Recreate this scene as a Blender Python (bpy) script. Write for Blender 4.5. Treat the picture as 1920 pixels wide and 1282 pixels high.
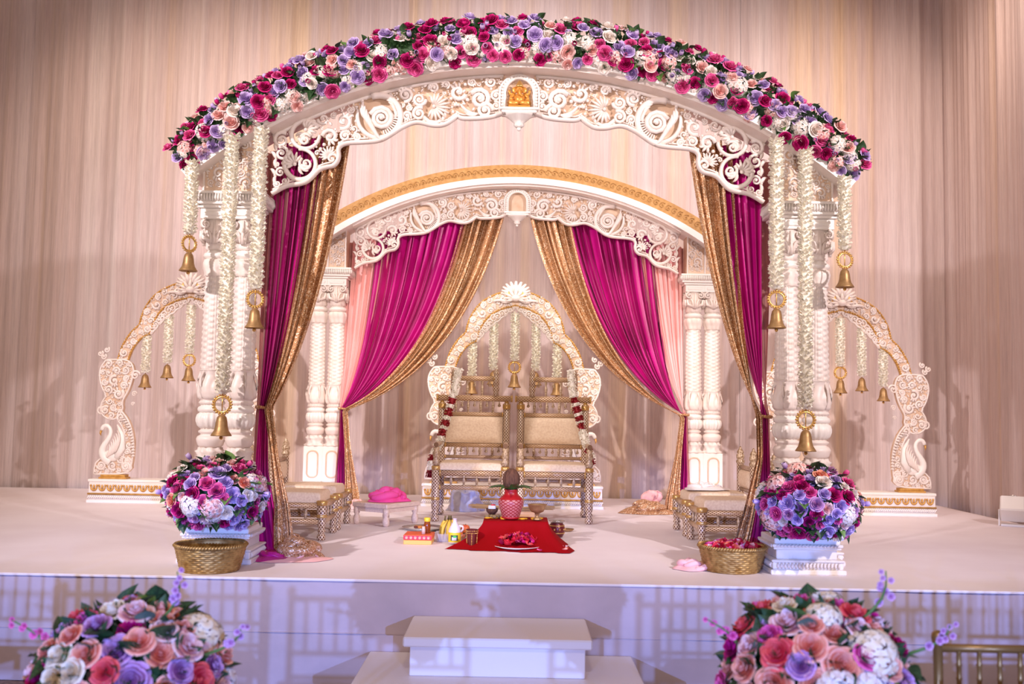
import bpy, math, random
from math import sin, cos, pi, radians, sqrt, atan2
from mathutils import Vector, Matrix, Euler

for _o in list(bpy.data.objects): bpy.data.objects.remove(_o)
scene = bpy.context.scene
col = scene.collection
R = random.Random(7)

# ------------------------------------------------------------------ camera
F_PX, CX, CY = 1867.0, 960.0, 641.0            # focal length in pixels of a 1920x1282 frame
EYE = Vector((0, 0, 1.59)); S = 0.61            # eye height, stage height (room floor is z = 0)
PITCH, ROLL, YAW = radians(3.98), radians(1.05), radians(0.17)
cam_d = bpy.data.cameras.new('camera'); cam = bpy.data.objects.new('camera', cam_d); col.objects.link(cam)
cam_d.sensor_width = 36.0; cam_d.lens = 36.0 * F_PX / 1920.0; cam_d.clip_end = 100
cam.location = EYE
cam.rotation_mode = 'QUATERNION'
cam.rotation_quaternion = (Euler((0, 0, YAW)).to_quaternion() @ Euler((pi/2 + PITCH, 0, 0)).to_quaternion()
                           @ Euler((0, 0, ROLL)).to_quaternion())
cam_d.dof.use_dof = True; cam_d.dof.focus_distance = 7.8; cam_d.dof.aperture_fstop = 2.8
scene.camera = cam

def ray(px, py):
    u = px - CX; v = CY - py; c, s = cos(ROLL), sin(ROLL)
    d = Vector((u*c - v*s, F_PX, u*s + v*c)); cp, sp = cos(PITCH), sin(PITCH)
    d = Vector((d.x, d.y*cp - d.z*sp, d.y*sp + d.z*cp)); cy, sy = cos(YAW), sin(YAW)
    return Vector((d.x*cy - d.y*sy, d.x*sy + d.y*cy, d.z))
def P(px, py, Y):                                # measured point in the vertical plane y = Y
    d = ray(px, py); return EYE + d*(Y/d.y)
def G(px, py, z=S):                              # measured point on a horizontal plane
    d = ray(px, py); return EYE + d*((z - EYE.z)/d.z)

# ------------------------------------------------------------------ world, lights, exposure
w = bpy.data.worlds.new('ballroom'); scene.world = w; w.use_nodes = True
bg = w.node_tree.nodes['Background']; bg.inputs[0].default_value = (1.0, 0.71, 0.56, 1); bg.inputs[1].default_value = 0.37
def spot(name, loc, target, power, color, angle, blend=0.5, size=0.15):
    d = bpy.data.lights.new(name, 'SPOT'); d.energy = power; d.color = color; d.spot_size = radians(angle)
    d.spot_blend = blend; d.shadow_soft_size = size
    o = bpy.data.objects.new(name, d); col.objects.link(o); o.location = loc
    o.rotation_euler = (Vector(target) - Vector(loc)).to_track_quat('-Z', 'Y').to_euler(); return o
WARM, KEY, COOL = (1.0, .80, .66), (1.0, .87, .88), (.22, .36, 1.0)
spot('stage_spot_left', (-5.2, .5, 5.4), (-1.2, 9.5, 2.4), 2500, KEY, 54, .6, .10)
spot('stage_spot_right', (5.2, .5, 5.4), (1.2, 9.5, 2.4), 2250, KEY, 54, .6, .10)
spot('aisle_light_left', (-3.3, -8, 1.95), (0, 6, -10.15), 4600, COOL, 76, .06, .05)
spot('aisle_light_right', (3.3, -8, 1.95), (0, 6, -10.15), 4600, COOL, 76, .06, .05)
spot('front_wash', (0, -5, 1.3), (0, 7, 4.1), 1500, (1, .88, .80), 29, .35, .08)
spot('bouquet_fill', (0, -.6, 5.2), (0, 3.6, .6), 330, (1, .86, .80), 62, .7, .25)  # unseen overhead fill added to brighten the foreground bouquets
spot('throne_spot', (0, 7.3, 3.75), (0, 10.2, 2.45), 200, (1, .93, .84), 42, .8, .05)
spot('pillar_spot_left', (-.7, 7.6, 3.5), (-1.5, 10.4, 2.1), 130, WARM, 50, .8, .05)
spot('pillar_spot_right', (.7, 7.6, 3.5), (1.5, 10.4, 2.1), 130, WARM, 50, .8, .05)
spot('wall_wash_left', (-4.2, 8.6, 6.9), (-3.6, 11.6, 3.2), 420, (1, .76, .60), 100, .9, .3)
spot('wall_wash_centre', (0, 8.6, 6.9), (0, 11.6, 3.4), 400, (1, .92, .92), 100, .9, .3)
spot('wall_wash_right', (4.0, 8.6, 6.9), (3.4, 11.6, 3.2), 420, (1, .76, .62), 100, .9, .3)
vs = scene.view_settings
vs.view_transform = 'Standard'; vs.look = 'None'; vs.gamma = 1.0; vs.use_curve_mapping = False; vs.exposure = 0.0

# ------------------------------------------------------------------ materials
MATS = {}
def mat(name, c, rough=.55, metal=0.0, spec=.5, **k):
    if name in MATS: return MATS[name]
    m = bpy.data.materials.new(name); m.use_nodes = True; nt = m.node_tree; b = nt.nodes['Principled BSDF']
    b.inputs['Base Color'].default_value = (*c, 1); b.inputs['Roughness'].default_value = rough
    b.inputs['Metallic'].default_value = metal; b.inputs['Specular IOR Level'].default_value = spec
    for key, val in k.items():
        b.inputs[key.replace('_', ' ')].default_value = val
    MATS[name] = m; return m
def N(m, t, **k):
    n = m.node_tree.nodes.new(t)
    for a, v in k.items(): setattr(n, a, v)
    return n
def ln(m, a, b): m.node_tree.links.new(a, b)
def bsdf(m): return m.node_tree.nodes['Principled BSDF']
def ramp(m, fac, stops):
    r = N(m, 'ShaderNodeValToRGB'); e = r.color_ramp.elements
    while len(e) < len(stops): e.new(.5)
    for i, (p, c) in enumerate(stops): e[i].position = p; e[i].color = (*c, 1)
    ln(m, fac, r.inputs[0]); return r
def noise_col(m, scale, stops, vec='Object', detail=4, bump=0.0, mscale=(1, 1, 1), dist=.02):
    tc = N(m, 'ShaderNodeTexCoord'); mp = N(m, 'ShaderNodeMapping'); mp.inputs['Scale'].default_value = mscale
    n = N(m, 'ShaderNodeTexNoise'); n.inputs['Scale'].default_value = scale; n.inputs['Detail'].default_value = detail
    ln(m, tc.outputs[vec], mp.inputs[0]); ln(m, mp.outputs[0], n.inputs[0])
    if stops: ln(m, ramp(m, n.outputs[0], stops).outputs[0], bsdf(m).inputs['Base Color'])
    if bump:
        bp = N(m, 'ShaderNodeBump'); bp.inputs['Strength'].default_value = bump; bp.inputs['Distance'].default_value = dist
        ln(m, n.outputs[0], bp.inputs['Height']); ln(m, bp.outputs[0], bsdf(m).inputs['Normal'])
    return n
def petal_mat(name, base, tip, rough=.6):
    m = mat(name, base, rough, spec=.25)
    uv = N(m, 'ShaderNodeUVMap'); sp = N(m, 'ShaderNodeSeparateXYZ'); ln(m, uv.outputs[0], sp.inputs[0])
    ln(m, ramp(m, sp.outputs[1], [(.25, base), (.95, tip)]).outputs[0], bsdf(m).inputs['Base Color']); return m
def diamond_mat(name, c0, c1, su, sv, rough=.35, metal=.3, band=None):
    m = mat(name, c0, rough, metal)
    uv = N(m, 'ShaderNodeUVMap'); sp = N(m, 'ShaderNodeSeparateXYZ'); ln(m, uv.outputs[0], sp.inputs[0])
    def mth(op, a, b=None):
        n = N(m, 'ShaderNodeMath', operation=op)
        for i, q in enumerate((a, b)):
            if q is None: continue
            if isinstance(q, (int, float)): n.inputs[i].default_value = q
            else: ln(m, q, n.inputs[i])
        return n.outputs[0]
    a = mth('PINGPONG', mth('MULTIPLY', sp.outputs[0], su), .5); b = mth('PINGPONG', mth('MULTIPLY', sp.outputs[1], sv), .5)
    d = mth('ABSOLUTE', mth('SUBTRACT', mth('ADD', a, b), .5))
    ln(m, ramp(m, d, [(.10, c1), (.16, c0)]).outputs[0], bsdf(m).inputs['Base Color']); return m

cream = mat('carved_cream_paint', (.86, .76, .70), .42); noise_col(cream, 9, [(.3, (.82, .70, .62)), (.7, (.88, .79, .74))])
peach = mat('antiqued_peach_paint', (.74, .52, .36), .5); noise_col(peach, 12, [(.3, (.68, .45, .29)), (.7, (.80, .60, .44))])
whitep = mat('white_satin_paint', (.90, .84, .78), .38)
goldp = mat('gold_paint', (.62, .33, .08), .42, .35); noise_col(goldp, 30, [(.3, (.52, .26, .05)), (.7, (.72, .42, .12))])
goldband = mat('embossed_gold_band', (.50, .26, .07), .5, .1); noise_col(goldband, 22, [(.3, (.42, .20, .045)), (.7, (.56, .31, .10))], bump=.4)
brass = mat('aged_brass', (.40, .24, .10), .45, .6); noise_col(brass, 25, [(.3, (.32, .18, .07)), (.7, (.50, .31, .14))])
goldm = mat('bright_gold', (.80, .50, .16), .28, .85)
statue = mat('orange_gold_statue', (.72, .33, .06), .35, .35)
sank = diamond_mat('silver_gold_lattice_lacquer', (.17, .075, .03), (.78, .60, .43), 8, 34, .36, .08)
sankg = diamond_mat('gold_lattice_lacquer', (.22, .10, .033), (.82, .59, .36), 8, 34, .36, .08)
sankd = mat('lacquer_turned', (.46, .30, .16), .35, .12); noise_col(sankd, 60, [(.35, (.26, .15, .07)), (.65, (.66, .50, .33))])
sankb = mat('lacquer_gold_ring', (.55, .32, .10), .32, .5)
uphol = mat('cream_brocade', (.80, .62, .42), .6); noise_col(uphol, 60, [(.35, (.74, .55, .37)), (.65, (.85, .68, .48))], bump=.15)
satin = mat('magenta_satin', (.44, .004, .20), .36, spec=.4, Sheen_Weight=.05); noise_col(satin, 3, [(.3, (.40, .001, .15)), (.7, (.56, .002, .24))])
purple = mat('deep_plum_satin', (.25, .004, .15), .36, spec=.4, Sheen_Weight=.2)
pinkf = mat('blush_chiffon', (.93, .54, .52), .7, spec=.2)
sequin = mat('rose_gold_sequin', (.62, .33, .16), .36, .22)
def _seq(m):
    tc = N(m, 'ShaderNodeTexCoord'); v = N(m, 'ShaderNodeTexVoronoi'); v.inputs['Scale'].default_value = 150
    ln(m, tc.outputs['Object'], v.inputs['Vector'])
    sp = N(m, 'ShaderNodeSeparateColor'); ln(m, v.outputs['Color'], sp.inputs[0])
    ln(m, ramp(m, sp.outputs[0], [(.0, (.30, .12, .04)), (.5, (.56, .28, .12)), (.85, (.78, .46, .24)), (.95, (1, .88, .68))]).outputs[0], bsdf(m).inputs['Base Color'])
    bp = N(m, 'ShaderNodeBump'); bp.inputs['Strength'].default_value = .55; bp.inputs['Distance'].default_value = .01
    ln(m, sp.outputs[1], bp.inputs['Height']); ln(m, bp.outputs[0], bsdf(m).inputs['Normal'])
_seq(sequin)
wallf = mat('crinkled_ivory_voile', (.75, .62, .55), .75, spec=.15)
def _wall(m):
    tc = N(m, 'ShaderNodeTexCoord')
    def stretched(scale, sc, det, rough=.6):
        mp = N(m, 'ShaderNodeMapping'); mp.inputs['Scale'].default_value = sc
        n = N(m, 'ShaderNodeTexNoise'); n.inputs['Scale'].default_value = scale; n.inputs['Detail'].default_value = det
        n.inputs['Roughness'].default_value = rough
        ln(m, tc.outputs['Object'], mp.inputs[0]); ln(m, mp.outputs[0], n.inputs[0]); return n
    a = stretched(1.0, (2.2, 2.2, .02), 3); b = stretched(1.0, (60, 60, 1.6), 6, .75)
    ra = ramp(m, a.outputs[0], [(.33, (.80, .62, .46)), (.44, (.70, .56, .52)), (.56, (.74, .62, .60)), (.70, (.84, .75, .72))])  # warm first stop: backlight through gaps in the sheer, put into the colour
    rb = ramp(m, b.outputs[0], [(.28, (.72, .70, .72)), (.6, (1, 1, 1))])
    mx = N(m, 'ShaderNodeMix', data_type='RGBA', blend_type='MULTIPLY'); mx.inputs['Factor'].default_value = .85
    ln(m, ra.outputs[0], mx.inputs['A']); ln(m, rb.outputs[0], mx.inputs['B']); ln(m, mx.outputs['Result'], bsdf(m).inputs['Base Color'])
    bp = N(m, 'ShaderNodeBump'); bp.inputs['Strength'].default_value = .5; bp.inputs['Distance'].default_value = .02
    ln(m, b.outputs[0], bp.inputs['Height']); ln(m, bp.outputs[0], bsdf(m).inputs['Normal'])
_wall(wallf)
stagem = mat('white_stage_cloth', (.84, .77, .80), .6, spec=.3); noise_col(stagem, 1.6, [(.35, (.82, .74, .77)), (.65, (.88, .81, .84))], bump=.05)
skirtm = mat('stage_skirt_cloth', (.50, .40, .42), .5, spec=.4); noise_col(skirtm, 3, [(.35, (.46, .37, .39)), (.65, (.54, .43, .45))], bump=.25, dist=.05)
stepm = mat('step_white_laminate', (.86, .79, .77), .45)
floorm = mat('ballroom_carpet', (.26, .19, .17), .9); noise_col(floorm, 40, [(.35, (.18, .13, .12)), (.65, (.34, .25, .21))])
leafm = mat('dark_green_leaf', (.018, .055, .018), .5); noise_col(leafm, 8, [(.3, (.010, .035, .014)), (.7, (.045, .11, .03))])
leafl = mat('fresh_green_leaf', (.12, .24, .05), .5)
eucal = mat('eucalyptus_leaf', (.10, .17, .12), .55)
jas = mat('jasmine_buds', (.94, .90, .78), .6, spec=.2); noise_col(jas, 60, [(.35, (.92, .85, .68)), (.65, (.97, .95, .88))])
whitefl = mat('white_garland_buds', (.90, .86, .76), .6)
redfl = mat('red_garland_roses', (.30, .004, .012), .6)
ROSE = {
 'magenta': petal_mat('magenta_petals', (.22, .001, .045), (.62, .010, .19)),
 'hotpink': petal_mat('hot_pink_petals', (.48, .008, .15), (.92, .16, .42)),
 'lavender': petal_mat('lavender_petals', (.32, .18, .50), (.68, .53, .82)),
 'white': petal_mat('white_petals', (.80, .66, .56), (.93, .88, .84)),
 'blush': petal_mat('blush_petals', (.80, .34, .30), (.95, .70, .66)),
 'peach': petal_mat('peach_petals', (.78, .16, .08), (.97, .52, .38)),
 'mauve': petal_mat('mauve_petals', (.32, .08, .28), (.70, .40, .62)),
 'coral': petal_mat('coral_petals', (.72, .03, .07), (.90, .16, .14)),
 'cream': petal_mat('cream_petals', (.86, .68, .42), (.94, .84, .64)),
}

# ------------------------------------------------------------------ mesh builder
class MB:
    def __init__(s): s.v = []; s.f = []; s.uv = []; s.sm = []
    def face(s, idx, uv=None, smooth=True): s.f.append(idx); s.uv.append(uv); s.sm.append(smooth)
    def add(s, o, M=None, flip=False):
        k = len(s.v); s.v += [tuple(M @ Vector(p)) if M else p for p in o.v]
        for f, u, q in zip(o.f, o.uv, o.sm):
            g = [i + k for i in f]
            if flip: g = g[::-1]; u = u[::-1] if u else u
            s.face(g, u, q)
        return s
    def box(s, x0, x1, y0, y1, z0, z1, b=0.0):
        if b <= 0:
            k = len(s.v); s.v += [(x, y, z) for z in (z0, z1) for y in (y0, y1) for x in (x0, x1)]
            for q in ((0,2,3,1),(4,5,7,6),(0,1,5,4),(2,6,7,3),(0,4,6,2),(1,3,7,5)): s.face([k+i for i in q], None, False)
            return s
        k = len(s.v); idx = {}
        for ix, x in enumerate((x0, x1)):
            for iy, y in enumerate((y0, y1)):
                for iz, z in enumerate((z0, z1)):
                    dx, dy, dz = (b if ix == 0 else -b), (b if iy == 0 else -b), (b if iz == 0 else -b)
                    idx[ix, iy, iz] = (len(s.v), len(s.v)+1, len(s.v)+2)
                    s.v += [(x, y+dy, z+dz), (x+dx, y, z+dz), (x+dx, y+dy, z)]
        def fc(l, out):
            a, b_, c = (Vector(s.v[i]) for i in l[:3])
            if (b_-a).cross(c-a).dot(Vector(out)) < 0: l = l[::-1]
            s.face(l, None, False)
        for ax in range(3):
            for e in (0, 1):
                l = []
                for p, q in ((0,0),(0,1),(1,1),(1,0)):
                    t = [p, q]; t.insert(ax, e); l.append(idx[tuple(t)][ax])
                o = [0, 0, 0]; o[ax] = 1 if e else -1; fc(l, o)
        for ax in range(3):
            o1, o2 = [a for a in range(3) if a != ax]
            for p in (0, 1):
                for q in (0, 1):
                    k0 = [0]*3; k1 = [0]*3; k0[o1] = k1[o1] = p; k0[o2] = k1[o2] = q; k1[ax] = 1
                    o = [0]*3; o[o1] = 1 if p else -1; o[o2] = 1 if q else -1
                    fc([idx[tuple(k0)][o1], idx[tuple(k1)][o1], idx[tuple(k1)][o2], idx[tuple(k0)][o2]], o)
        for c, t in idx.items(): fc(list(t), [1 if i else -1 for i in c])
        return s
    def lathe(s, prof, seg=20, c=(0, 0, 0), disp=None, M=None, cap=True):
        k = len(s.v); n = len(prof); per = 0
        for i, (r, z) in enumerate(prof):
            for j in range(seg):
                a = 2*pi*j/seg; rr = r + (disp(a, z, r) if disp else 0)
                p = Vector((c[0]+rr*cos(a), c[1]+rr*sin(a), c[2]+z)); s.v.append(tuple(M @ p) if M else tuple(p))
        for i in range(n-1):
            for j in range(seg):
                j2 = (j+1) % seg
                s.face([k+i*seg+j, k+i*seg+j2, k+(i+1)*seg+j2, k+(i+1)*seg+j],
                       [(j/seg, prof[i][1]), ((j+1)/seg, prof[i][1]), ((j+1)/seg, prof[i+1][1]), (j/seg, prof[i+1][1])])
        if cap:
            s.face([k+j for j in range(seg)][::-1], None, False); s.face([k+(n-1)*seg+j for j in range(seg)], None, False)
        return s
    def tube(s, pts, rad, seg=6, flat=1.0, up=(0, 1, 0), cap=True):
        pts = [Vector(p) for p in pts]; n = len(pts); k = len(s.v); L = 0
        if not hasattr(rad, '__len__'): rad = [rad]*n
        U = Vector(up); ls = []
        for i, p in enumerate(pts):
            t = (pts[min(i+1, n-1)] - pts[max(i-1, 0)])
            if t.length < 1e-9: t = Vector((0, 0, 1))
            t.normalize(); a = t.cross(U)
            if a.length < 1e-4: a = t.cross(Vector((1, 0, 0.01)))
            a.normalize(); b = a.cross(t)
            if i: L += (p - pts[i-1]).length
            ls.append(L)
            for j in range(seg):
                q = 2*pi*j/seg; s.v.append(tuple(p + a*cos(q)*rad[i] + b*sin(q)*rad[i]*flat))
        for i in range(n-1):
            for j in range(seg):
                j2 = (j+1) % seg
                s.face([k+i*seg+j, k+(i+1)*seg+j, k+(i+1)*seg+j2, k+i*seg+j2],
                       [(j/seg, ls[i]), (j/seg, ls[i+1]), ((j+1)/seg, ls[i+1]), ((j+1)/seg, ls[i])])
        if cap:
            s.face([k+j for j in range(seg)], None, False); s.face([k+(n-1)*seg+j for j in range(seg)][::-1], None, False)
        return s
    def ball(s, c, r, seg=8, rings=5, sc=(1, 1, 1)):
        k = len(s.v); s.v.append((c[0], c[1], c[2]-r*sc[2]))
        for i in range(1, rings):
            a = pi*i/rings - pi/2
            for j in range(seg):
                q = 2*pi*j/seg; s.v.append((c[0]+r*sc[0]*cos(a)*cos(q), c[1]+r*sc[1]*cos(a)*sin(q), c[2]+r*sc[2]*sin(a)))
        s.v.append((c[0], c[1], c[2]+r*sc[2])); e = len(s.v)-1
        for j in range(seg):
            j2 = (j+1) % seg; s.face([k, k+1+j2, k+1+j]); s.face([e, e-seg+j, e-seg+j2])
            for i in range(rings-2): s.face([k+1+i*seg+j, k+1+i*seg+j2, k+1+(i+1)*seg+j2, k+1+(i+1)*seg+j])
        return s
    def grid(s, fn, nu, nv, uv=True):
        k = len(s.v)
        for j in range(nv+1):
            for i in range(nu+1): s.v.append(tuple(fn(i/nu, j/nv)))
        for j in range(nv):
            for i in range(nu):
                a = k+j*(nu+1)+i
                s.face([a, a+1, a+nu+2, a+nu+1], [(i/nu, j/nv), ((i+1)/nu, j/nv), ((i+1)/nu, (j+1)/nv), (i/nu, (j+1)/nv)] if uv else None)
        return s
    def plate(s, poly, y0, y1):                  # polygon in XZ extruded along y (front at y0)
        n = len(poly); k = len(s.v); ar = sum(poly[i][0]*poly[(i+1) % n][1]-poly[(i+1) % n][0]*poly[i][1] for i in range(n))
        if ar < 0: poly = poly[::-1]
        s.v += [(x, y0, z) for x, z in poly] + [(x, y1, z) for x, z in poly]
        s.face([k+i for i in range(n)], None, False); s.face([k+n+i for i in range(n)][::-1], None, False)
        for i in range(n):
            j = (i+1) % n; s.face([k+j, k+i, k+n+i, k+n+j], None, False)
        return s
    def strip(s, A, B, y0, y1):                  # band between two polylines (XZ) extruded along y
        n = len(A); k = len(s.v)
        for y in (y0, y1):
            s.v += [(x, y, z) for x, z in A] + [(x, y, z) for x, z in B]
        def q(l): s.face(l, None, False)
        for i in range(n-1):
            a, b, c, d = k+i, k+i+1, k+n+i+1, k+n+i; m = 2*n
            q([a, b, c, d]); q([a+m, d+m, c+m, b+m]); q([a, a+m, b+m, b]); q([d, c, c+m, d+m])
        for i in (0, n-1): q([k+i, k+n+i, k+3*n+i, k+2*n+i])
        return s
    def mesh(s, name, m):
        me = bpy.data.meshes.new(name); me.from_pydata(s.v, [], s.f)
        me.polygons.foreach_set('use_smooth', s.sm)
        if any(s.uv):
            ul = me.uv_layers.new(name='UVMap'); out = []
            for f, u in zip(s.f, s.uv):
                for i in range(len(f)): out += (u[i] if u else (0.0, 0.0))
            ul.data.foreach_set('uv', out)
        if m: me.materials.append(m)
        me.update(); return me
    def build(s, name, m, parent=None, loc=None):
        return link(name, s.mesh(name, m), parent, loc)
def link(name, me, parent=None, loc=None, rot=None, sc=None):
    o = bpy.data.objects.new(name, me); col.objects.link(o)
    if parent: o.parent = parent
    if loc is not None: o.location = loc
    if rot is not None: o.rotation_euler = rot
    if sc is not None: o.scale = (sc, sc, sc) if not hasattr(sc, '__len__') else sc
    return o
def tag(o, label=None, cat=None, group=None, kind=None):
    for k, v in (('label', label), ('category', cat), ('group', group), ('kind', kind)):
        if v: o[k] = v
    return o
def thing(name, label, cat, loc=(0, 0, 0), rz=0, group=None):
    o = link(name, None, None, loc, (0, 0, rz)); o.empty_display_size = .1; return tag(o, label, cat, group)
def copy_tree(o, parent=None):
    c = o.copy(); col.objects.link(c); c.parent = parent
    for ch in [x for x in o.children]: copy_tree(ch, c)
    return c
def lerp(a, b, t): return a + (b-a)*t
def resample(pts, n):
    P_ = [Vector((p[0], 0, p[1])) for p in pts]; d = [0]
    for i in range(1, len(P_)): d.append(d[-1] + (P_[i]-P_[i-1]).length)
    out = []; j = 0
    for i in range(n):
        t = d[-1]*i/(n-1)
        while j < len(d)-2 and d[j+1] < t: j += 1
        q = P_[j].lerp(P_[j+1], (t-d[j])/max(1e-9, d[j+1]-d[j])); out.append((q.x, q.z))
    return out
def smooth_poly(pts, n, it=2):
    for _ in range(it):
        o = [pts[0]]
        for a, b in zip(pts[:-1], pts[1:]):
            o += [(a[0]*.75+b[0]*.25, a[1]*.75+b[1]*.25), (a[0]*.25+b[0]*.75, a[1]*.25+b[1]*.75)]
        o.append(pts[-1]); pts = o
    return resample(pts, n)

# ---- carved ornament (relief in the XZ plane, front towards -y)
def spiral(mb, cx, cz, r, turns=1.6, a0=0, d=1, w=None, y=0, bead=True, n=None):
    w = w or r*.2; n = n or int(9*turns)+4; pts = []; rad = []
    for i in range(n):
        t = i/(n-1); a = a0 + d*2*pi*turns*t; rr = r*(1-.82*t)
        pts.append((cx+rr*cos(a), y-.5*w*t, cz+rr*sin(a))); rad.append(w*(1-.5*t))
    mb.tube(pts, rad, 5)
    if bead: mb.ball((cx, y-.6*w, cz), w*.9, 6, 4)
def leaf(mb, x, z, a, L, w, curl=.6, y=0, n=7):
    pts = []; rad = []; px, pz = x, z
    for i in range(n):
        t = i/(n-1); pts.append((px, y-w*.4*sin(pi*t), pz)); rad.append(max(.08*w, w*(sin(pi*(t*.8+.12)))))
        aa = a + curl*t*t*2.2; px += L/n*cos(aa); pz += L/n*sin(aa)
    mb.tube(pts, rad, 5)
def fan(mb, cx, cz, r, a0, a1, n, w, y=0):
    for i in range(n):
        a = lerp(a0, a1, i/(n-1)); s_ = sin(pi*(i+.7)/(n+.4))*.35+.65
        mb.tube([(cx+r*.15*cos(a), y, cz+r*.15*sin(a)), (cx+r*.6*s_*cos(a), y-w*.9, cz+r*.6*s_*sin(a)), (cx+r*s_*cos(a), y-w*.2, cz+r*s_*sin(a))], [w*.5, w, w*.55], 5)
    mb.ball((cx, y-w*.6, cz), w*1.3, 6, 4)
def arcpts(Cz, Rr, a0, a1, n): return [(Rr*sin(lerp(a0, a1, i/(n-1))), Cz+Rr*cos(lerp(a0, a1, i/(n-1)))) for i in range(n)]
def beads(mb, pts, r, sp, y, seg=6):
    L = sum((Vector(b)-Vector(a)).length for a, b in zip(pts[:-1], pts[1:]))
    for x, z in resample(pts, max(2, int(L/sp)+1)): mb.ball((x, y, z), r, seg, 4)
def inside(p, poly):
    c = False; n = len(poly)
    for i in range(n):
        a, b = poly[i], poly[(i+1) % n]
        if (a[1] > p[1]) != (b[1] > p[1]) and p[0] < (b[0]-a[0])*(p[1]-a[1])/(b[1]-a[1])+a[0]: c = not c
    return c
def segdist(p, a, b):
    dx, dz = b[0]-a[0], b[1]-a[1]; t = max(0, min(1, ((p[0]-a[0])*dx+(p[1]-a[1])*dz)/max(1e-12, dx*dx+dz*dz)))
    return sqrt((p[0]-a[0]-t*dx)**2+(p[1]-a[1]-t*dz)**2)
def scroll_fill(mb, poly, y, rmax, rmin, rng, pre=(), tries=1500, wf=.2, leaves=True):
    cs = list(pre); xs = [p[0] for p in poly]; zs = [p[1] for p in poly]
    for k in range(tries):
        p = (rng.uniform(min(xs), max(xs)), rng.uniform(min(zs), max(zs)))
        if not inside(p, poly): continue
        d = min(segdist(p, poly[i], poly[(i+1) % len(poly)]) for i in range(len(poly)))*1.08
        for c in cs: d = min(d, sqrt((p[0]-c[0])**2+(p[1]-c[1])**2)-c[2]*.98)
        lim = rmax*(1-.65*k/tries)
        if d < max(rmin, lim*.6): continue
        r = min(d, rmax); cs.append((p[0], p[1], r))
        spiral(mb, p[0], p[1], r*.9, rng.uniform(1.2, 1.8), rng.uniform(0, 6.28), rng.choice((-1, 1)), r*wf, y)
        if leaves and r > rmin*1.6:
            a = rng.uniform(0, 6.28)
            for q in range(3): leaf(mb, p[0]+r*.5*cos(a+q*.5), p[1]+r*.5*sin(a+q*.5), a+q*.5+.4, r*.75, r*.18, rng.uniform(-1, 1), y-.004)
    for k in range(tries):                         # small leaf lobes and buds in the gaps between scrolls
        p = (rng.uniform(min(xs), max(xs)), rng.uniform(min(zs), max(zs)))
        if not inside(p, poly): continue
        d = min(segdist(p, poly[i], poly[(i+1) % len(poly)]) for i in range(len(poly)))
        for c in cs: d = min(d, sqrt((p[0]-c[0])**2+(p[1]-c[1])**2)-c[2]*.86)
        if d < rmin*.42: continue
        q = min(d, rmin*1.1); cs.append((p[0], p[1], q))
        if rng.random() < .45: mb.ball((p[0], y, p[1]), q*.95, 6, 4)
        else: leaf(mb, p[0]-q, p[1], rng.uniform(0, 6.28), q*2.6, q*.62, rng.uniform(-1, 1), y, 5)
    return cs

# ================================================================== THE SETTING
MB().box(-9, 7, -9, 12.6, -.1, 0).build('floor', floorm)['kind'] = 'structure'
wall = MB().box(-9, 7, 12.1, 12.3, 0, 7.6).build('wall_back', mat('plain_wall', (.6, .5, .45), .9)); wall['kind'] = 'structure'
wr = MB().box(5.75, 5.95, -9, 12.1, 0, 7.6).build('wall_right', mat('plain_wall', (.6, .5, .45), .9)); wr['kind'] = 'structure'
prng = random.Random(11)
def drape_panel(parent, a, b, z0, z1, rng, depth=.045):
    a = Vector(a); b = Vector(b); L = (b-a).length; t = (b-a)/L; nrm = Vector((t.y, -t.x))   # pleats towards the room
    ws = [(rng.uniform(2.2, 3.6), rng.uniform(0, 6.3), .5), (rng.uniform(5, 8), rng.uniform(0, 6.3), .32), (rng.uniform(11, 17), rng.uniform(0, 6.3), .2)]
    dr = [rng.uniform(-.05, .05) for _ in ws]
    def fn(u, v):
        d = sum(am*(1-abs(sin(f*pi*(u*L)*.5+ph+q*v)))*1.5 for (f, ph, am), q in zip(ws, dr))
        edge = min(1, min(u, 1-u)*12); p = a+t*(u*L)+nrm*(depth*(d*edge + .35))
        return (p.x, p.y, lerp(z0, z1, v))
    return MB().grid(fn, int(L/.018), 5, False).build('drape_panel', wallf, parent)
xs = [-8.6, -7.2, -5.85, -4.6, -3.45, -2.35, -1.3, -.35, .55, 1.55, 2.65, 3.8, 5.2]
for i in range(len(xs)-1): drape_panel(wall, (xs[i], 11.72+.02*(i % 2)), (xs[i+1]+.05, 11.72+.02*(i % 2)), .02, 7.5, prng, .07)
pr = [(5.12, 11.75), (5.05, 10.7), (4.93, 9.7), (4.97, 8.6), (5.1, 7.4), (5.15, 6.2), (5.2, 5.0)]
for a, b in zip(pr[:-1], pr[1:]): drape_panel(wr, a, (b[0], b[1]-.04), .02, 7.5, prng, .06)

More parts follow.
